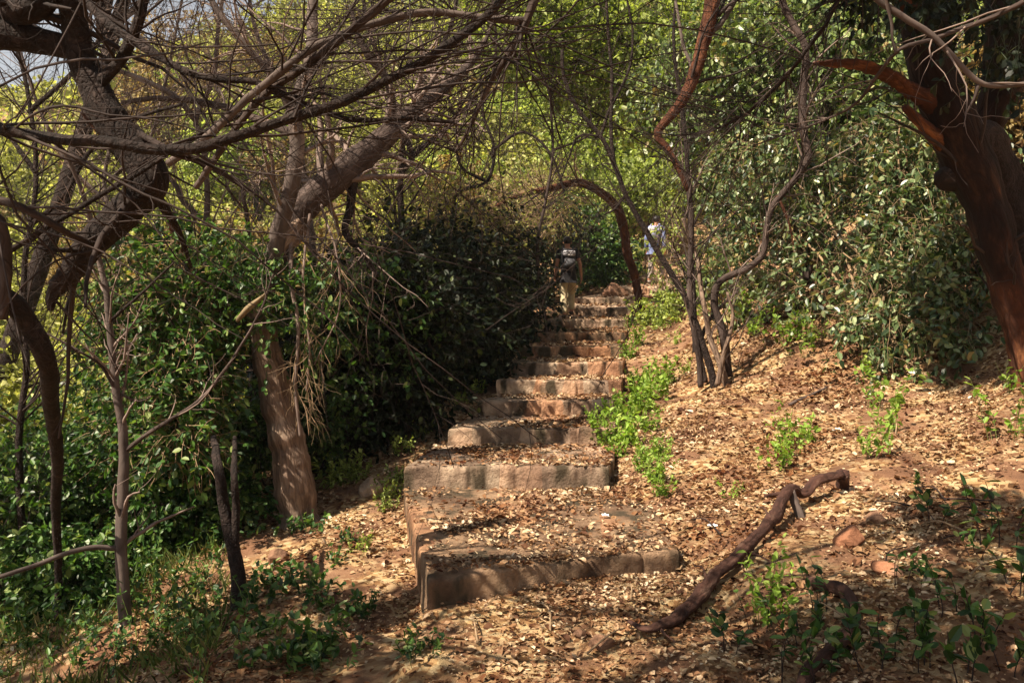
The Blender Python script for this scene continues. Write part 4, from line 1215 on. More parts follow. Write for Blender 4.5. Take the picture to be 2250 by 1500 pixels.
def far_scrub():
    rng = np.random.default_rng(99)
    n = 9000
    x = rng.uniform(-85, 45, n); y = rng.uniform(46, 125, n)
    r = rng.uniform(.5, 1.6, n)
    k = 14
    c = np.stack([x, y, ground(x, y) + r * .6], -1)
    d = unit(rng.normal(size=(n, k, 3))) * (r[:, None, None] * rng.uniform(.6, 1, (n, k, 1)))
    p = (c[:, None, :] + d * np.array([1, 1, .8])).reshape(-1, 3)
    V, F = leaf_mesh(p, rng.normal(size=p.shape), rng.normal(size=p.shape) + [0, -.5, 1], rng.uniform(.25, .6, len(p)), 'round', rng=rng)
    o = mesh_obj('hillside_scrub', V, F, M['hill_yel'], smooth=False)
    tag(o, 'pale yellow green scrub covering the far hillside', 'scrub', kind='stuff')


far_scrub()

# ------------------------------------------------------------------ undergrowth, grass, herbs, seedlings
def herb_proto(name, label, cat, group, seed, n_st, h, leaf, per, mat, shape='oval', spread_=.08, stem='stem_green', lean=.25, sr=.0025, tmin=.15):
    rng = np.random.default_rng(seed)
    root = empty(name, (0, 0, 0), label, cat, group)
    pts = []
    for k in range(n_st):
        a = rng.uniform(0, 6.28); rr = spread_ * math.sqrt(rng.uniform())
        b = np.array([rr * math.cos(a), rr * math.sin(a), -.02])
        d = unit(np.array([math.cos(a) * lean * rng.uniform(.3, 1.5), math.sin(a) * lean * rng.uniform(.3, 1.5), 1.0]))
        hh = h * rng.uniform(.5, 1.15)
        c = [b]
        for q in range(5):
            d = unit(d + rng.normal(size=3) * .12)
            c.append(c[-1] + d * hh / 5)
        pts.append(c)
    C = np.array(pts)
    V, F = tubes(C, np.linspace(sr, sr * .4, 6)[None].repeat(n_st, 0), 3)
    mesh_obj('stems', V, F, M[stem], root, origin=(0, 0, 0))
    V, F = leaves_on(C, n_st * per, leaf, rng, shape=shape, droop=.15, upn=1.0, tmin=tmin)
    mesh_obj('foliage', V, F, mat, root, smooth=False, origin=(0, 0, 0))
    return root


def scatter(protos_, spots, rng):
    """spots: (x, y, scale, label or None)"""
    for i, (x, y, s, lab) in enumerate(spots):
        k = i % len(protos_)
        if i < len(protos_):
            o = protos_[k]
            o.location = (x, y, float(tread_z(np.array([x]), np.array([y]))[0])); o.rotation_euler = (0, 0, rng.uniform(0, 6.28)); o.scale = (s, s, s)
            if lab: o['label'] = lab
        else:
            copy_tree(protos_[k], (x, y, float(tread_z(np.array([x]), np.array([y]))[0])), rng.uniform(0, 6.28), s, lab)


MARKS = [('the leaning tree foot', 670, 1150), ('the landing', 1000, 1300), ('the wide second step', 1110, 1050), ('the fourth step', 1190, 900), ('the seventh step', 1260, 775), ('the many stemmed tree foot', 1570, 850),
         ('the forked log end', 1800, 1070), ('the lower log tip', 1400, 1400), ('the exposed root', 1870, 1380), ('the big tree foot', 2230, 850), ('the middle of the log', 1600, 1270),
         ('the big bush base', 1960, 800), ('the black forked trunk', 510, 1300), ('the orange flat rock', 1950, 1262), ('the bottom right corner', 2250, 1500)]
ORD = ['nearest', 'second nearest', 'third nearest', 'fourth nearest', 'fifth nearest', 'sixth nearest', 'seventh nearest', 'eighth nearest', 'ninth nearest']


def mark_labels(items, desc):
    rows = []
    for i, it in enumerate(items):
        d = [math.hypot(it[0] - m[1], it[1] - m[2]) for m in MARKS]
        k = int(np.argmin(d)); dx, dy = it[0] - MARKS[k][1], it[1] - MARKS[k][2]
        side = ('right of' if dx > 0 else 'left of') if abs(dx) > abs(dy) else ('below' if dy > 0 else 'above')
        rows.append((k, side, d[k], i))
    out = list(items)
    for k, side in sorted({(r[0], r[1]) for r in rows}):
        g = sorted([r for r in rows if r[0] == k and r[1] == side], key=lambda r: r[2])
        for n, r in enumerate(g):
            lab = desc + ' ' + side + ' ' + MARKS[k][0] + ('' if len(g) == 1 else ', ' + ORD[min(n, 8)] + ' to it')
            out[r[3]] = (*items[r[3]][:3], lab)
    return out


def at_px(items, jitter, rng, desc=None):
    if desc: items = mark_labels(items, desc)
    out = []
    for it in items:
        px, py, s = it[:3]
        p = ground_px(px + rng.normal(0, jitter), py + rng.normal(0, jitter * .5))
        out.append((p[0], p[1], s * rng.uniform(.85, 1.15), it[3] if len(it) > 3 else None))
    return out


rs = np.random.default_rng(9)
# lime herbs beside the steps
hp = [herb_proto('herb_clump', 'lime green herb clump growing on the bank right of the steps', 'herb', 'lime herbs right of the steps', 300 + k, 16, .34, .05, 16, M['herb'], spread_=.13) for k in range(3)]
scatter(hp, at_px([(1335, 985, .95), (1375, 975, 1), (1345, 940, 1.05), (1390, 925, 1.1), (1410, 900, 1.1), (1440, 880, 1.1), (1425, 945, .9), (1460, 850, 1.0), (1400, 860, .9), (1430, 1010, .8), (1440, 1060, .85), (1415, 1040, .7), (1455, 1090, .6),
                   (1380, 790, .9), (1400, 760, .9), (1390, 720, .9), (1365, 1010, .7), (1310, 975, .6), (1460, 1000, .5)], 5, rs, 'lime green herb clump'), rs)
# pale straggly herbs on the right bank
hp = [herb_proto('straggly_herb', 'pale straggly yellow green herb on the leafy right bank', 'herb', 'pale herbs on the right bank', 320 + k, 9, .42, .058, 11, M['herb'], spread_=.15) for k in range(3)]
scatter(hp, at_px([(1690, 1040, .8), (1730, 1000, .9), (1760, 980, .9), (1920, 960, .9), (1930, 900, 1), (1905, 1000, .8), (1700, 760, 1.2), (1740, 790, 1.1), (1660, 740, 1.2), (1780, 760, 1), (1600, 1100, .4), (1700, 1370, .7), (1690, 1330, .6),
                   (2240, 960, .9), (2230, 860, .8), (1620, 700, 1.1), (1690, 700, 1.2), (1500, 820, .5), (1480, 760, .7), (1450, 720, .8)], 8, rs, 'pale straggly herb'), rs)
# lime herbs left of the steps
hp = [herb_proto('herb_clump', 'lime green herb clump between the leaning tree\'s foot and the steps', 'herb', 'lime herbs left of the steps', 340 + k, 14, .36, .055, 14, M['hill_grn'], spread_=.14) for k in range(2)]
scatter(hp, at_px([(730, 1065, 1), (760, 1050, .9), (710, 1040, 1), (850, 1100, .6), (870, 1060, .6), (880, 1000, .6), (930, 960, .5), (780, 1060, .7), (1010, 890, .7), (960, 930, .5), (790, 1210, .4), (1040, 870, .6), (860, 1120, .5)], 5, rs, 'fresh green herb clump'), rs)
# small herbs on the left foreground slope
hp = [herb_proto('small_herb', 'small green herb in the shaded leaf litter left of the landing', 'herb', 'small herbs on the left slope', 360 + k, 8, .20, .05, 10, M['bush_green'], spread_=.1) for k in range(3)]
scatter(hp, at_px([(640, 1290, 1), (690, 1300, 1), (720, 1330, .9), (760, 1370, .9), (800, 1350, 1), (700, 1420, 1.1), (650, 1450, 1.1), (620, 1480, 1.1), (720, 1480, 1), (560, 1400, 1), (600, 1340, 1), (660, 1170, .9), (690, 1160, .8), (775, 1200, .7), (910, 1450, .7), (940, 1440, .6), (740, 1250, .8), (580, 1290, 1), (545, 1450, 1)], 10, rs, 'small dark green herb'), rs)
# broad leaved seedlings at the lower right
hp = [herb_proto('seedling', 'dark broad leaved seedling among dry leaves at the lower right', 'seedling', 'broad leaved seedlings lower right', 380 + k, 3, .28, .062, 8, M['bush_green'], shape='oval', spread_=.07, stem='twig_dark', sr=.004, tmin=.4) for k in range(3)]
scatter(hp, at_px([(1620, 1440, .75), (1660, 1400, .7), (1740, 1440, .8), (1790, 1400, .8), (1790, 1330, .8), (1850, 1460, .8), (1900, 1420, .8), (1960, 1460, .9), (2010, 1400, .8), (2060, 1480, .9), (2100, 1350, .9), (2160, 1420, 1),
                   (2200, 1300, 1), (2230, 1220, 1), (2120, 1230, .9), (2060, 1160, .8), (2160, 1200, 1.0), (2220, 1480, 1), (1900, 1480, .9), (1980, 1290, .6), (2030, 1290, .7), (1800, 1500, .8), (1720, 1500, .8), (2130, 1490, 1), (2020, 1080, .5)], 10, rs, 'broad leaved seedling'), rs)


def undergrowth():
    """dense creeping plants and grass on the left slope: nobody could count them"""
    rng = np.random.default_rng(17)
    n = 4300
    x = rng.uniform(-7.5, -1.2, n * 3); y = rng.uniform(3.6, 13, n * 3)
    px, py = proj(np.stack([x, y, ground(x, y)], -1))
    c = np.sin(x * 1.7 + 1.3 * np.sin(y * 1.1)) * np.cos(y * 1.3 + x)
    edge = 640 - .45 * np.maximum(py - 1150, 0)
    k = (px > -60) & (px < edge) & (py < 1600) & (rng.uniform(size=len(x)) < .35 + .6 * c)
    x = x[k][:n]; y = y[k][:n]
    m = len(x)
    h = rng.uniform(.10, .34, m) * (1 + .4 * np.sin(x * 2 + y))
    p = np.stack([x, y, ground(x, y) - .02], -1)
    d = unit(np.stack([rng.normal(0, .4, m), rng.normal(0, .4, m), np.ones(m)], -1))
    pts = [p]
    for q in range(4):
        d = unit(d + rng.normal(size=(m, 3)) * .2)
        pts.append(pts[-1] + d * (h / 4)[:, None])
    C = np.stack(pts, 1)
    V, F = merge([tubes(C, np.linspace(.003, .001, 5)[None].repeat(m, 0), 3), leaves_on(C, m * 12, .042, rng, shape='oval', droop=.2, upn=1)])
    o = mesh_obj('undergrowth', V, F, M['bush_green'], smooth=False)
    tag(o, 'dense small leaved green undergrowth on the left slope', 'undergrowth', kind='stuff')
    # grass
    n = 26000
    x = rng.uniform(-6.5, -.8, n * 2); y = rng.uniform(3.5, 11, n * 2)
    px, py = proj(np.stack([x, y, ground(x, y)], -1))
    c = np.sin(x * 2.3 + 2) * np.cos(y * 1.9) + .5 * np.sin(x * 5 + y * 3)
    k = (px > -60) & (px < 560 - .3 * np.maximum(py - 1150, 0)) & (py < 1620) & (rng.uniform(size=len(x)) < .35 + .5 * c)
    x = x[k][:n]; y = y[k][:n]; m = len(x)
    p = np.stack([x, y, ground(x, y) - .01], -1)
    ax = unit(np.stack([rng.normal(0, .6, m), rng.normal(0, .6, m), np.ones(m)], -1))
    nr = rng.normal(size=(m, 3))
    V, F = leaf_mesh(p, ax, nr, rng.uniform(.06, .17, m), 'blade', curl=.3, rng=rng)
    o = mesh_obj('grass', V, F, M['grass'], smooth=False)
    tag(o, 'thin green and straw grass among the left undergrowth', 'grass', kind='stuff')


undergrowth()

# leafy shrubs rising out of the left undergrowth
for (px, Y, hh, s, mt, lab) in [
    (60, 7.5, .9, 11, 'bush_green', 'leafy green shrub at the left edge behind the sapling'),
    (170, 8.6, 1.0, 12, 'bush_green', 'green shrub left of the grey sapling'),
    (-20, 10, 1.5, 13, 'hill_yel', 'tall yellow green shrub at the far left edge'),
    (360, 8.4, .8, 14, 'bush_green', 'green shrub behind the grey sapling\'s foot'),
    (640, 8.8, .7, 15, 'bush_green', 'low green shrub behind the leaning tree\'s trunk'),
    (100, 6.6, .4, 16, 'bush_green', 'low green shrub in the left foreground'),
    (420, 7.3, .55, 17, 'bush_green', 'low green shrub left of the black forked trunk'),
    (200, 11, 1.3, 18, 'hill_yel', 'yellow green shrub beyond the grey sapling'),
    (400, 11.5, 1.3, 19, 'hill_yel', 'yellow green shrub beyond the creeper covered tree'),
    (2230, 11.5, 1.3, 20, 'hill_dry', 'dry brown shrub behind the big tree at the right edge'),
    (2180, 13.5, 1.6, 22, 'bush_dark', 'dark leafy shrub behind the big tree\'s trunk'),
    (2080, 14, 1.6, 23, 'bush_grey', 'leafy shrub above the big bush, left of the leaning trunk'),
]:
    x = P(px, 0, Y)[0]
    z = float(ground(x, Y))
    rng = np.random.default_rng(s)
    lob = make_lobes((x, Y, z + hh * .75), (hh, hh, hh * .8), 9, rng, (.3, .5))
    bush('shrub', (x, Y, z), lob, 900, .25 * hh + .08, 9000, .058 if mt[:4] != 'hill' else .08, 'oval', M[mt], lab, cat='shrub', seed=s, stems=8, stem_r=.012)

# ------------------------------------------------------------------ unseen trees added outside the frame, crowns set sunward of spots to be shaded
def added_shade_tree(bx, by, targets, label, seed, leafn=9000, leaf=.11, mat='bush_green'):
    b = np.array([bx, by, float(ground(bx, by))])
    t = Tree('added_shade_tree', b, label)
    top = np.mean([c for c, r in targets], axis=0)
    t.limb([b + (0, 0, -.3), b * .6 + top * .4 + np.array([.2, .1, 0]), top], .2, .07, M['bark_dark'], name='trunk', sides=10, n=30, flare=.3)
    for c, r in targets[:7]:
        m_ = b * .35 + top * .65
        t.limb([m_, m_ * .5 + np.array(c) * .5 + (0, 0, .3), np.array(c)], .06, .02, M['bark_dark'], sides=6, n=16)
    rng = np.random.default_rng(seed)
    T = lobes_twigs([(np.array(c), np.array([r, r, r * .7])) for c, r in targets], leafn // 9, .5, rng, .3)
    V, F = tubes(T, np.full(T.shape[:2], .005), 3)
    mesh_obj('twigs', V, F, M['twig_dark'], t.root)['kind'] = 'stuff'
    V, F = leaves_on(T, leafn, leaf, rng, shape='oval')
    mesh_obj('crown', V, F, M[mat], t.root, smooth=False)


def along(p, t, r):
    return (np.array(p, float) + SUN * t, r)


# shades the dark bushes and the upper steps
added_shade_tree(-9.5, 8.0, [along((-1.6, 9.6, 1.5), 8.5, .8), along((-1.1, 12.2, 1.9), 9, 1.0), along((-1.7, 10.8, 1.9), 8.5, .9), along((-.6, 13.7, 2.0), 9.5, 1.0), along((-2.2, 9.3, .9), 8, .8), along((-1.2, 11, 1.5), 8.5, .7), along((-2.2, 12.4, 2), 9, .9)],
           'unseen leafy tree added beyond the left edge to shade the dark bushes', 501, 22000)
added_shade_tree(-9.0, 14.0, [along((.1, 17, 1.8), 10, 1.3), along((-.5, 18.6, 2.2), 10.5, .9), along((0, 15.5, 1.6), 10, 1.0), along((2.9, 21.4, 2.6), 11, .6), along((-.6, 15.5, 2), 10, .9)],
           'unseen leafy tree added beyond the left edge to shade the upper steps', 502, 20000)
# shades the big trunk and the lower right corner
added_shade_tree(-1.0, -2.2, [along((4.0, 8, 3.1), 5.5, .75), along((3.8, 8, 4.0), 5.5, .8), along((2.1, 3.9, .2), 5.5, .5), along((1.2, 3.5, .1), 5.5, .4), along((2.9, 5.2, .4), 5.5, .4), along((4.0, 8.0, 5), 5.5, .9)],
           'unseen leafy tree added behind the camera to shade the big right trunk', 503, 26000)
added_shade_tree(-7.0, 1.0, [along((-2.4, 4.6, .0), 6.5, .45), along((-1.2, 4.0, .1), 6.5, .4), along((-3.6, 5.6, -.2), 6.5, .6), along((-4.6, 7.5, -.2), 6.5, .8), along((-3, 4., 2.5), 4.5, .5), along((-.9, 3.75, .1), 6.3, .4), along((.5, 3.6, .1), 6.3, .3), along((-1.7, 5.3, 0), 6.3, .4)],
           'unseen leafy tree added beyond the left edge to dapple the foreground slope', 504, 9000)

# ------------------------------------------------------------------ fallen wood
lb = ground_px(1400, 1405)


def lying(pxs, lift):
    out = []
    for (a, b_, h) in pxs:
        p = ground_px(a, b_)
        p[2] += h * lift
        out.append(p)
    return out


tL = Tree('fallen_log', lb, 'dark rotting fallen branch lying across the leafy right bank, forked at its upper end', cat='fallen branch')
c = [ground_px(*q) + (0, 0, h) for q, h in [((1378, 1392), .03), ((1430, 1410), .04), ((1500, 1370), .05), ((1570, 1300), .07), ((1630, 1240), .06), ((1690, 1180), .10), ((1735, 1135), .16)]]
c += [P(1765, 1085, c[-1][1] + .1), P(1790, 1060, c[-1][1] + .15), P(1850, 1040, c[-1][1] + .3)]
tL.limb(c, .05, .04, M['dead'], name='main_branch', sides=20, n=140, rough=.24, jitter=.02, radii=[.010, .024, .034, .038, .030, .036, .028, .042, .034, .030, .036, .026])
k_ = c[-1]
tL.limb([k_, k_ + (.04, .1, -.1), k_ + (.05, .2, -.28)], .05, .03, M['dead'], name='stub', sides=10, rough=.25)
tL.limb([c[6], P(1790, 1180, c[6][1] - .1), P(1850, 1130, c[6][1])], .03, .018, M['bark_pale'], name='stub', sides=8, rough=.2)
tL.limb([c[7], P(1720, 1085, c[7][1]), P(1680, 1090, c[7][1])], .02, .01, M['dead'], name='stub', sides=8, rough=.2)
for q0, q1, q2, rr in [((1560, 1310), (1545, 1275), (1525, 1262), .010), ((1640, 1235), (1668, 1248), (1700, 1262), .012), ((1700, 1175), (1680, 1140), (1640, 1130), .012), ((1450, 1405), (1462, 1428), (1485, 1440), .009)]:
    a_, b_, c_ = (ground_px(*q) for q in (q0, q1, q2))
    tL.limb([a_ + (0, 0, .04), b_ + (0, 0, .06), c_ + (0, 0, .05)], rr, .003, M['dead'], name='stub', sides=7, rough=.3)
tL2 = Tree('exposed_root', ground_px(1800, 1300), 'curved brown exposed root bending down towards the bottom edge on the right', cat='root')
c = [ground_px(*q) + (0, 0, h) for q, h in [((1780, 1270), -.02), ((1800, 1295), .02), ((1850, 1320), .04), ((1872, 1360), .04), ((1868, 1410), .04), ((1830, 1450), .04), ((1780, 1490), .04), ((1760, 1540), .02)]]
tL2.limb(c, .032, .03, M['dead'], name='root', sides=12, n=60, rough=.12)
tL3 = Tree('fallen_stick', ground_px(1780, 880), 'short grey stick lying on the leafy bank below the big bush', cat='stick')
c = [ground_px(*q) + (0, 0, .02) for q in [(1735, 895), (1760, 882), (1790, 870), (1815, 858)]]
tL3.limb(c, .018, .012, M['bark_grey'], name='stick', sides=8, n=20)
rk = np.random.default_rng(4)
for i in range(26):
    px = rk.uniform(1000, 2200); py = rk.uniform(900, 1470)
    if 880 < px < 1350 and py < 1290: continue
    p = ground_px(px, py)
    a = rk.uniform(0, 3.14); L = rk.uniform(.12, .4)
    e = p + np.array([math.cos(a) * L, math.sin(a) * L, 0]); e[2] = float(ground(e[0], e[1])) + .03
    p[2] += .02
    m_ = (p + e) / 2 + rk.normal(size=3) * .02 + (0, 0, .02)
    V, flat, counts, c_, R_ = limb_mesh([p, m_, e], .006, .003, sides=5, n=8, seed=i)
    o = mesh_obj('fallen_twig', V, flat, M['twig_tan'] if i % 2 else M['twig_dark'], origin=p, counts=counts)
    tag(o, 'thin dry twig lying among the fallen leaves', 'twig', 'fallen twigs on the leaf litter')


# white scraps
def scrap(px, py, s, label, seed):
    rng = np.random.default_rng(seed)
    p = ground_px(px, py)
    p[2] = float(tread_z(np.array([p[0]]), np.array([p[1]]))[0])
    n = 7
    Vs = [p + np.array([(i / (n - 1) - .5) * s + rng.normal(0, s * .06), (j / (n - 1) - .5) * s * .7 + rng.normal(0, s * .06), .02 + abs(rng.normal(0, s * .14))]) for j in range(n) for i in range(n)]
    F = [[j * n + i, j * n + i + 1, (j + 1) * n + i + 1, (j + 1) * n + i] for j in range(n - 1) for i in range(n - 1)]
    o = mesh_obj('paper_scrap', np.array(Vs), np.array(F), plain_mat('white paper', (.75, .72, .70), var=.05), origin=p)
    tag(o, label, 'litter')


scrap(1838, 950, .07, 'small white scrap on the upper right bank', 1)
scrap(1565, 1165, .06, 'pale scrap right of the landing', 2)
scrap(1330, 1172, .05, 'whitish scrap on the landing', 3)


# ------------------------------------------------------------------ hikers
def skin_mesh(name, joints, edges, mat, parent, loc, sub=2, root=0, rz=0):
    """joints: list of (x,y,z,rx,ry)"""
    me = bpy.data.meshes.new(name)
    me.from_pydata([j[:3] for j in joints], edges, [])
    o = bpy.data.objects.new(name, me)
    COL.objects.link(o)
    o.modifiers.new('skin', 'SKIN')
    sm = o.modifiers.new('sub', 'SUBSURF'); sm.levels = sub; sm.render_levels = sub
    if not me.skin_vertices:
        bpy.context.view_layer.objects.active = o
        o.select_set(True)
    for i, j in enumerate(joints):
        sv = me.skin_vertices[0].data[i]
        sv.radius = (j[3], j[4] if len(j) > 4 else j[3])
        sv.use_root = (i == root)
    me.materials.append(mat)
    bpy.context.view_layer.update()
    dg = bpy.context.evaluated_depsgraph_get()
    m2 = bpy.data.meshes.new_from_object(o.evaluated_get(dg))
    m2.name = name
    o.modifiers.clear()
    o.data = m2
    for q in m2.polygons: q.use_smooth = True
    o.parent = parent
    return o


def ellipsoid(name, c, r, mat, parent, seed=0, amp=.05, sub=3, cut=None):
    import bmesh
    bm = bmesh.new()
    bmesh.ops.create_icosphere(bm, subdivisions=sub, radius=1)
    for v in bm.verts:
        f = 1 + amp * mnoise.noise(v.co * 2.5 + Vector((seed, 0, 0)))
        v.co = Vector((c[0] + v.co.x * r[0] * f, c[1] + v.co.y * r[1] * f, c[2] + v.co.z * r[2] * f))
    if cut:
        bmesh.ops.delete(bm, geom=[v for v in bm.verts if cut(v.co)], context='VERTS')
    me = bpy.data.meshes.new(name)
    bm.to_mesh(me); bm.free()
    me.materials.append(mat)
    for q in me.polygons: q.use_smooth = True
    o = bpy.data.objects.new(name, me)
    COL.objects.link(o)
    o.parent = parent
    return o


def rounded_box(name, c, s, mat, parent, bev=.03, taper=0.0, rot=None):
    import bmesh
    bm = bmesh.new()
    bmesh.ops.create_cube(bm, size=1)
    for v in bm.verts:
        k = 1 - taper * (.5 - v.co.z) if v.co.z < 0 else 1
        v.co = Vector((v.co.x * s[0] * k, v.co.y * s[1], v.co.z * s[2]))
    bmesh.ops.bevel(bm, geom=bm.edges[:], offset=bev, segments=3, affect='EDGES')
    for v in bm.verts: v.co += Vector(c)
    me = bpy.data.meshes.new(name)
    bm.to_mesh(me); bm.free()
    me.materials.append(mat)
    for q in me.polygons: q.use_smooth = True
    o = bpy.data.objects.new(name, me)
    COL.objects.link(o)
    o.parent = parent
    return o


SKIN = plain_mat('brown skin', (.38, .18, .11), rough=.55, var=.1)
HAIR = plain_mat('black hair', (.012, .010, .010), rough=.5)


def person(loc, label, rz, lean, shirt, trousers, shoes, pack, group=None, stride=.26, height=1.0, sleeves='short'):
    root = empty('person', loc, label, 'person', group)
    root.rotation_euler = (0, 0, rz)
    root.scale = (height,) * 3
    s = stride
    L = lean
    # joints (x right, y forward, z up); left foot on the step behind, right knee bent
    J = [
        (0, 0, .93, .135, .10),            # 0 pelvis
        (0, .02 * L, 1.08, .120, .09),     # 1 waist
        (0, .05 * L, 1.25, .145, .10),     # 2 chest
        (0, .08 * L, 1.39, .130, .085),    # 3 upper chest
        (0, .12 * L, 1.475, .050, .050),   # 4 neck
        (0, .15 * L, 1.53, .055, .060),    # 5 skull base
        (0, .17 * L, 1.60, .078, .092),    # 6 head
        (0, .17 * L, 1.665, .070, .082),   # 7 crown
        # left leg (straight, behind)
        (-.095, 0, .86, .092, .092), (-.10, .03, .50, .060, .062), (-.10, -s * .55, .09, .040, .042), (-.10, -s * .55 + .06, .045, .042, .035), (-.105, -s * .55 + .17, .03, .035, .025),
        # right leg (forward, bent)
        (.095, .02, .86, .092, .092), (.10, s * .95, .56, .060, .062), (.10, s * .75, .17, .040, .042), (.10, s * .75 + .06, .125, .042, .035), (.105, s * .75 + .17, .11, .035, .025),
        # left arm
        (-.175, .08 * L, 1.40, .060, .060), (-.235, .02, 1.13, .042, .042), (-.265, .10, .90, .030, .030), (-.272, .12, .845, .038, .022),
        # right arm
        (.175, .08 * L, 1.40, .060, .060), (.24, -.04, 1.13, .042, .042), (.27, -.02, .89, .030, .030), (.277, -.005, .835, .038, .022),
    ]
    E = [(0, 1), (1, 2), (2, 3), (3, 4), (4, 5), (5, 6), (6, 7), (0, 8), (8, 9), (9, 10), (10, 11), (11, 12), (0, 13), (13, 14), (14, 15), (15, 16), (16, 17),
         (3, 18), (18, 19), (19, 20), (20, 21), (3, 22), (22, 23), (23, 24), (24, 25)]
    for (pi, sx) in ((21, 1), (25, -1)):
        px, py, pz = J[pi][:3]
        for k, (oy, ln) in enumerate([(.028, .070), (.010, .080), (-.010, .076), (-.028, .058)]):
            a = len(J)
            J.append((px + .004 * sx, py + oy, pz - .045, .0095))
            J.append((px + .010 * sx, py + oy * 1.05, pz - .045 - ln * .5, .0085))
            J.append((px + .028 * sx, py + oy, pz - .045 - ln * .9, .0070))
            E += [(pi, a), (a, a + 1), (a + 1, a + 2)]
        a = len(J)
        J.append((px + .012 * sx, py + .045, pz + .0, .0105)); J.append((px + .022 * sx, py + .062, pz - .04, .0085))
        E += [(pi, a), (a, a + 1)]
    skin_mesh('body', J, E, SKIN, root, loc)
    # face details sit on the body as one small part each
    hc = Vector((0, .17 * L, 1.605))
    ellipsoid('nose', hc + Vector((0, .095, -.005)), (.014, .018, .022), SKIN, root, sub=2)
    for sx in (-1, 1):
        ellipsoid('ear', hc + Vector((.082 * sx, .0, -.01)), (.010, .020, .030), SKIN, root, sub=2)
        ellipsoid('eye', hc + Vector((.030 * sx, .083, .012)), (.011, .008, .007), HAIR, root, sub=2)
    ellipsoid('mouth', hc + Vector((0, .084, -.05)), (.022, .008, .006), plain_mat('lips', (.2, .06, .05)), root, sub=2)
    ellipsoid('hair', hc + Vector((0, -.014, .028)), (.091, .104, .092), HAIR, root, seed=3, amp=.1, cut=lambda q: q.y > hc.y + .045 and q.z < hc.z + .04)
    # clothing over the body
    g = .016
    def grow_j(idx, extra):
        return [(J[i][0], J[i][1], J[i][2], J[i][3] + extra, (J[i][4] if len(J[i]) > 4 else J[i][3]) + extra) for i in idx]
    Js = grow_j([0, 1, 2, 3, 18, 22], g)
    Js[0] = (0, 0, .90, .180, .155); Js.append((0, 0, .80, .16, .14))
    ends = []
    for (si, ei) in ((18, 19), (22, 23)):
        p, q = J[si], J[ei]
        f = .7 if sleeves == 'short' else 1.0
        ends.append((p[0] * (1 - f) + q[0] * f, p[1] * (1 - f) + q[1] * f, p[2] * (1 - f) + q[2] * f, .062, .062))
    Js += ends
    n_ = len(Js)
    Es = [(6, 0), (0, 1), (1, 2), (2, 3), (3, 4), (3, 5), (4, 7), (5, 8)]
    if sleeves == 'long':
        for k, ei in ((7, 20), (8, 24)):
            Js.append((J[ei][0], J[ei][1], J[ei][2], .045, .045)); Es.append((k, len(Js) - 1))
    skin_mesh('shirt', Js, Es, shirt, root, loc)
    Jt = [(0, 0, 1.0, .155, .125), (0, 0, .90, .165, .135)] + grow_j([8, 9, 10, 13, 14, 15], .022)
    Jt[4] = (Jt[4][0], Jt[4][1], Jt[4][2] + .0, .068, .072); Jt[7] = (Jt[7][0], Jt[7][1], Jt[7][2], .068, .072)
    skin_mesh('trousers', Jt, [(0, 1), (1, 2), (2, 3), (3, 4), (1, 5), (5, 6), (6, 7)], trousers, root, loc)
    for (a, b_, c_) in ((10, 11, 12), (15, 16, 17)):
        skin_mesh('shoe', [(J[a][0], J[a][1] - .02, J[a][2] - .03, .05, .05), (J[b_][0], J[b_][1], J[b_][2], .052, .044), (J[c_][0], J[c_][1] + .02, J[c_][2] + .006, .044, .034)], [(0, 1), (1, 2)], shoes, root, loc)
    if pack:
        pc = Vector((0, -.17 + .06 * L, 1.21))
        bp = rounded_box('backpack', pc, (.31, .17, .46), pack, root, bev=.05, taper=.3)
        pl = plain_mat('grey pack fabric', (.36, .35, .38), var=.3, scale=60)
        o1 = rounded_box('backpack_panel', pc + Vector((0, -.09, .13)), (.25, .03, .11), pl, bp, bev=.012)
        o2 = rounded_box('backpack_pocket', pc + Vector((0, -.095, -.08)), (.24, .05, .19), plain_mat('dark grey pack fabric', (.07, .07, .08)), bp, bev=.02)
        for k, zz in enumerate((.165, .13, .095)):
            rounded_box('backpack_strip', pc + Vector((.01 * k, -.108, zz)), (.17 - .03 * k, .008, .014), plain_mat('pale print', (.55, .52, .52), var=.1), bp, bev=.003)
        for sx in (-1, 1):
            st = smooth_curve([(.10 * sx, -.10, 1.41), (.105 * sx, .0 + .08 * L, 1.50), (.10 * sx, .13 + .06 * L, 1.38), (.13 * sx, .12, 1.2), (.15 * sx, -.06, 1.05)], 24)
            V, F = tubes(st[None], np.full((1, 24), .018), 6)
            mesh_obj('strap', V, F, pack, bp, origin=(0, 0, 0))
    return root


p1 = P(1249, 0, 19.0)
z1 = float(tread_z(np.array([p1[0]]), np.array([19.0]))[0])
person((p1[0], 19.0, z1), 'person in black shirt and khaki trousers climbing the steps with a dark backpack', 0.05, 1.0,
       plain_mat('black shirt', (.014, .013, .015)), plain_mat('khaki trousers', (.46, .38, .24), var=.2, scale=14), plain_mat('dark shoes', (.05, .035, .03)), plain_mat('black backpack', (.025, .025, .03)), stride=.36)
p2 = P(1440, 0, 24.2)
z2 = float(tread_z(np.array([p2[0]]), np.array([24.2]))[0])
person((p2[0], 24.2, z2), 'person in a blue shirt farther up the path, half hidden by stems', -.5, .8,
       plain_mat('blue shirt', (.12, .15, .28), var=.4, scale=9), plain_mat('pale trousers', (.22, .18, .16)), plain_mat('light shoes', (.3, .27, .24)), plain_mat('lavender pack', (.30, .31, .48), var=.3, scale=15), stride=.3, sleeves='long', height=1.05)

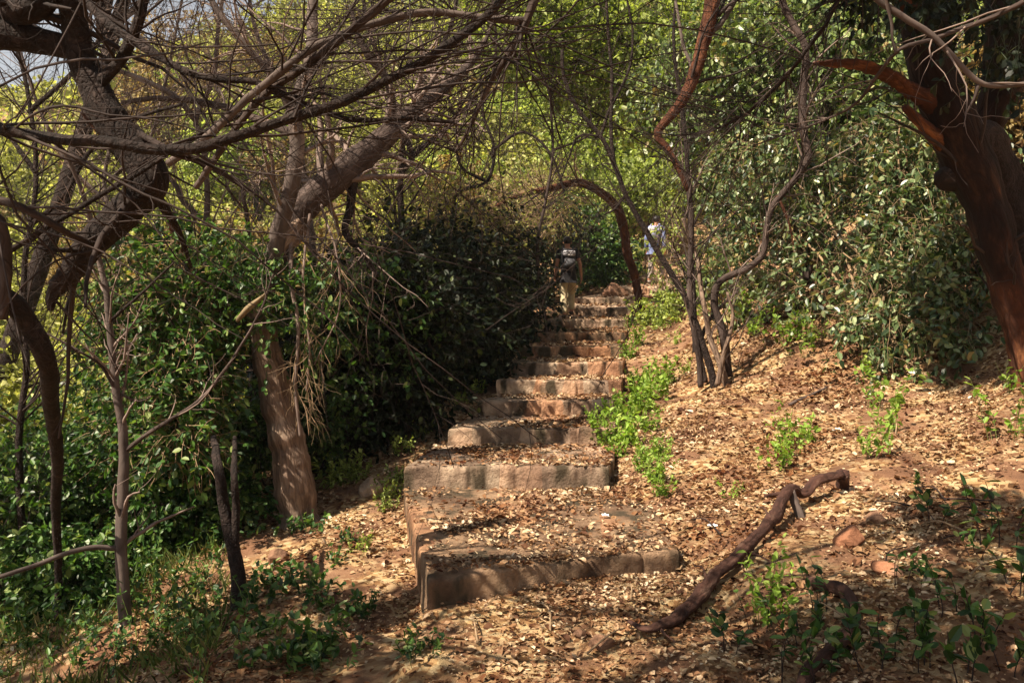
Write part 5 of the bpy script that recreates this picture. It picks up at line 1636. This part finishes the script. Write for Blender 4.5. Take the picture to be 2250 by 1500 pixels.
# ------------------------------------------------------------------ thin haze in the air of the valley
import bmesh
bm = bmesh.new()
bmesh.ops.create_cube(bm, size=1)
for v in bm.verts:
    v.co = Vector((v.co.x * 400, v.co.y * 460 + 170, (v.co.z + .5) * 120 - 45))
me = bpy.data.meshes.new('haze'); bm.to_mesh(me); bm.free()
hz = bpy.data.objects.new('haze', me); COL.objects.link(hz)
hm = bpy.data.materials.new('haze'); hm.use_nodes = True
hm.node_tree.nodes.remove(hm.node_tree.nodes['Principled BSDF'])
pv = hm.node_tree.nodes.new('ShaderNodeVolumePrincipled')
pv.inputs['Color'].default_value = (.92, .93, .95, 1)
pv.inputs['Density'].default_value = .0004
pv.inputs['Anisotropy'].default_value = .2
hm.node_tree.links.new(pv.outputs[0], hm.node_tree.nodes['Material Output'].inputs['Volume'])
me.materials.append(hm)
hz['kind'] = 'stuff'
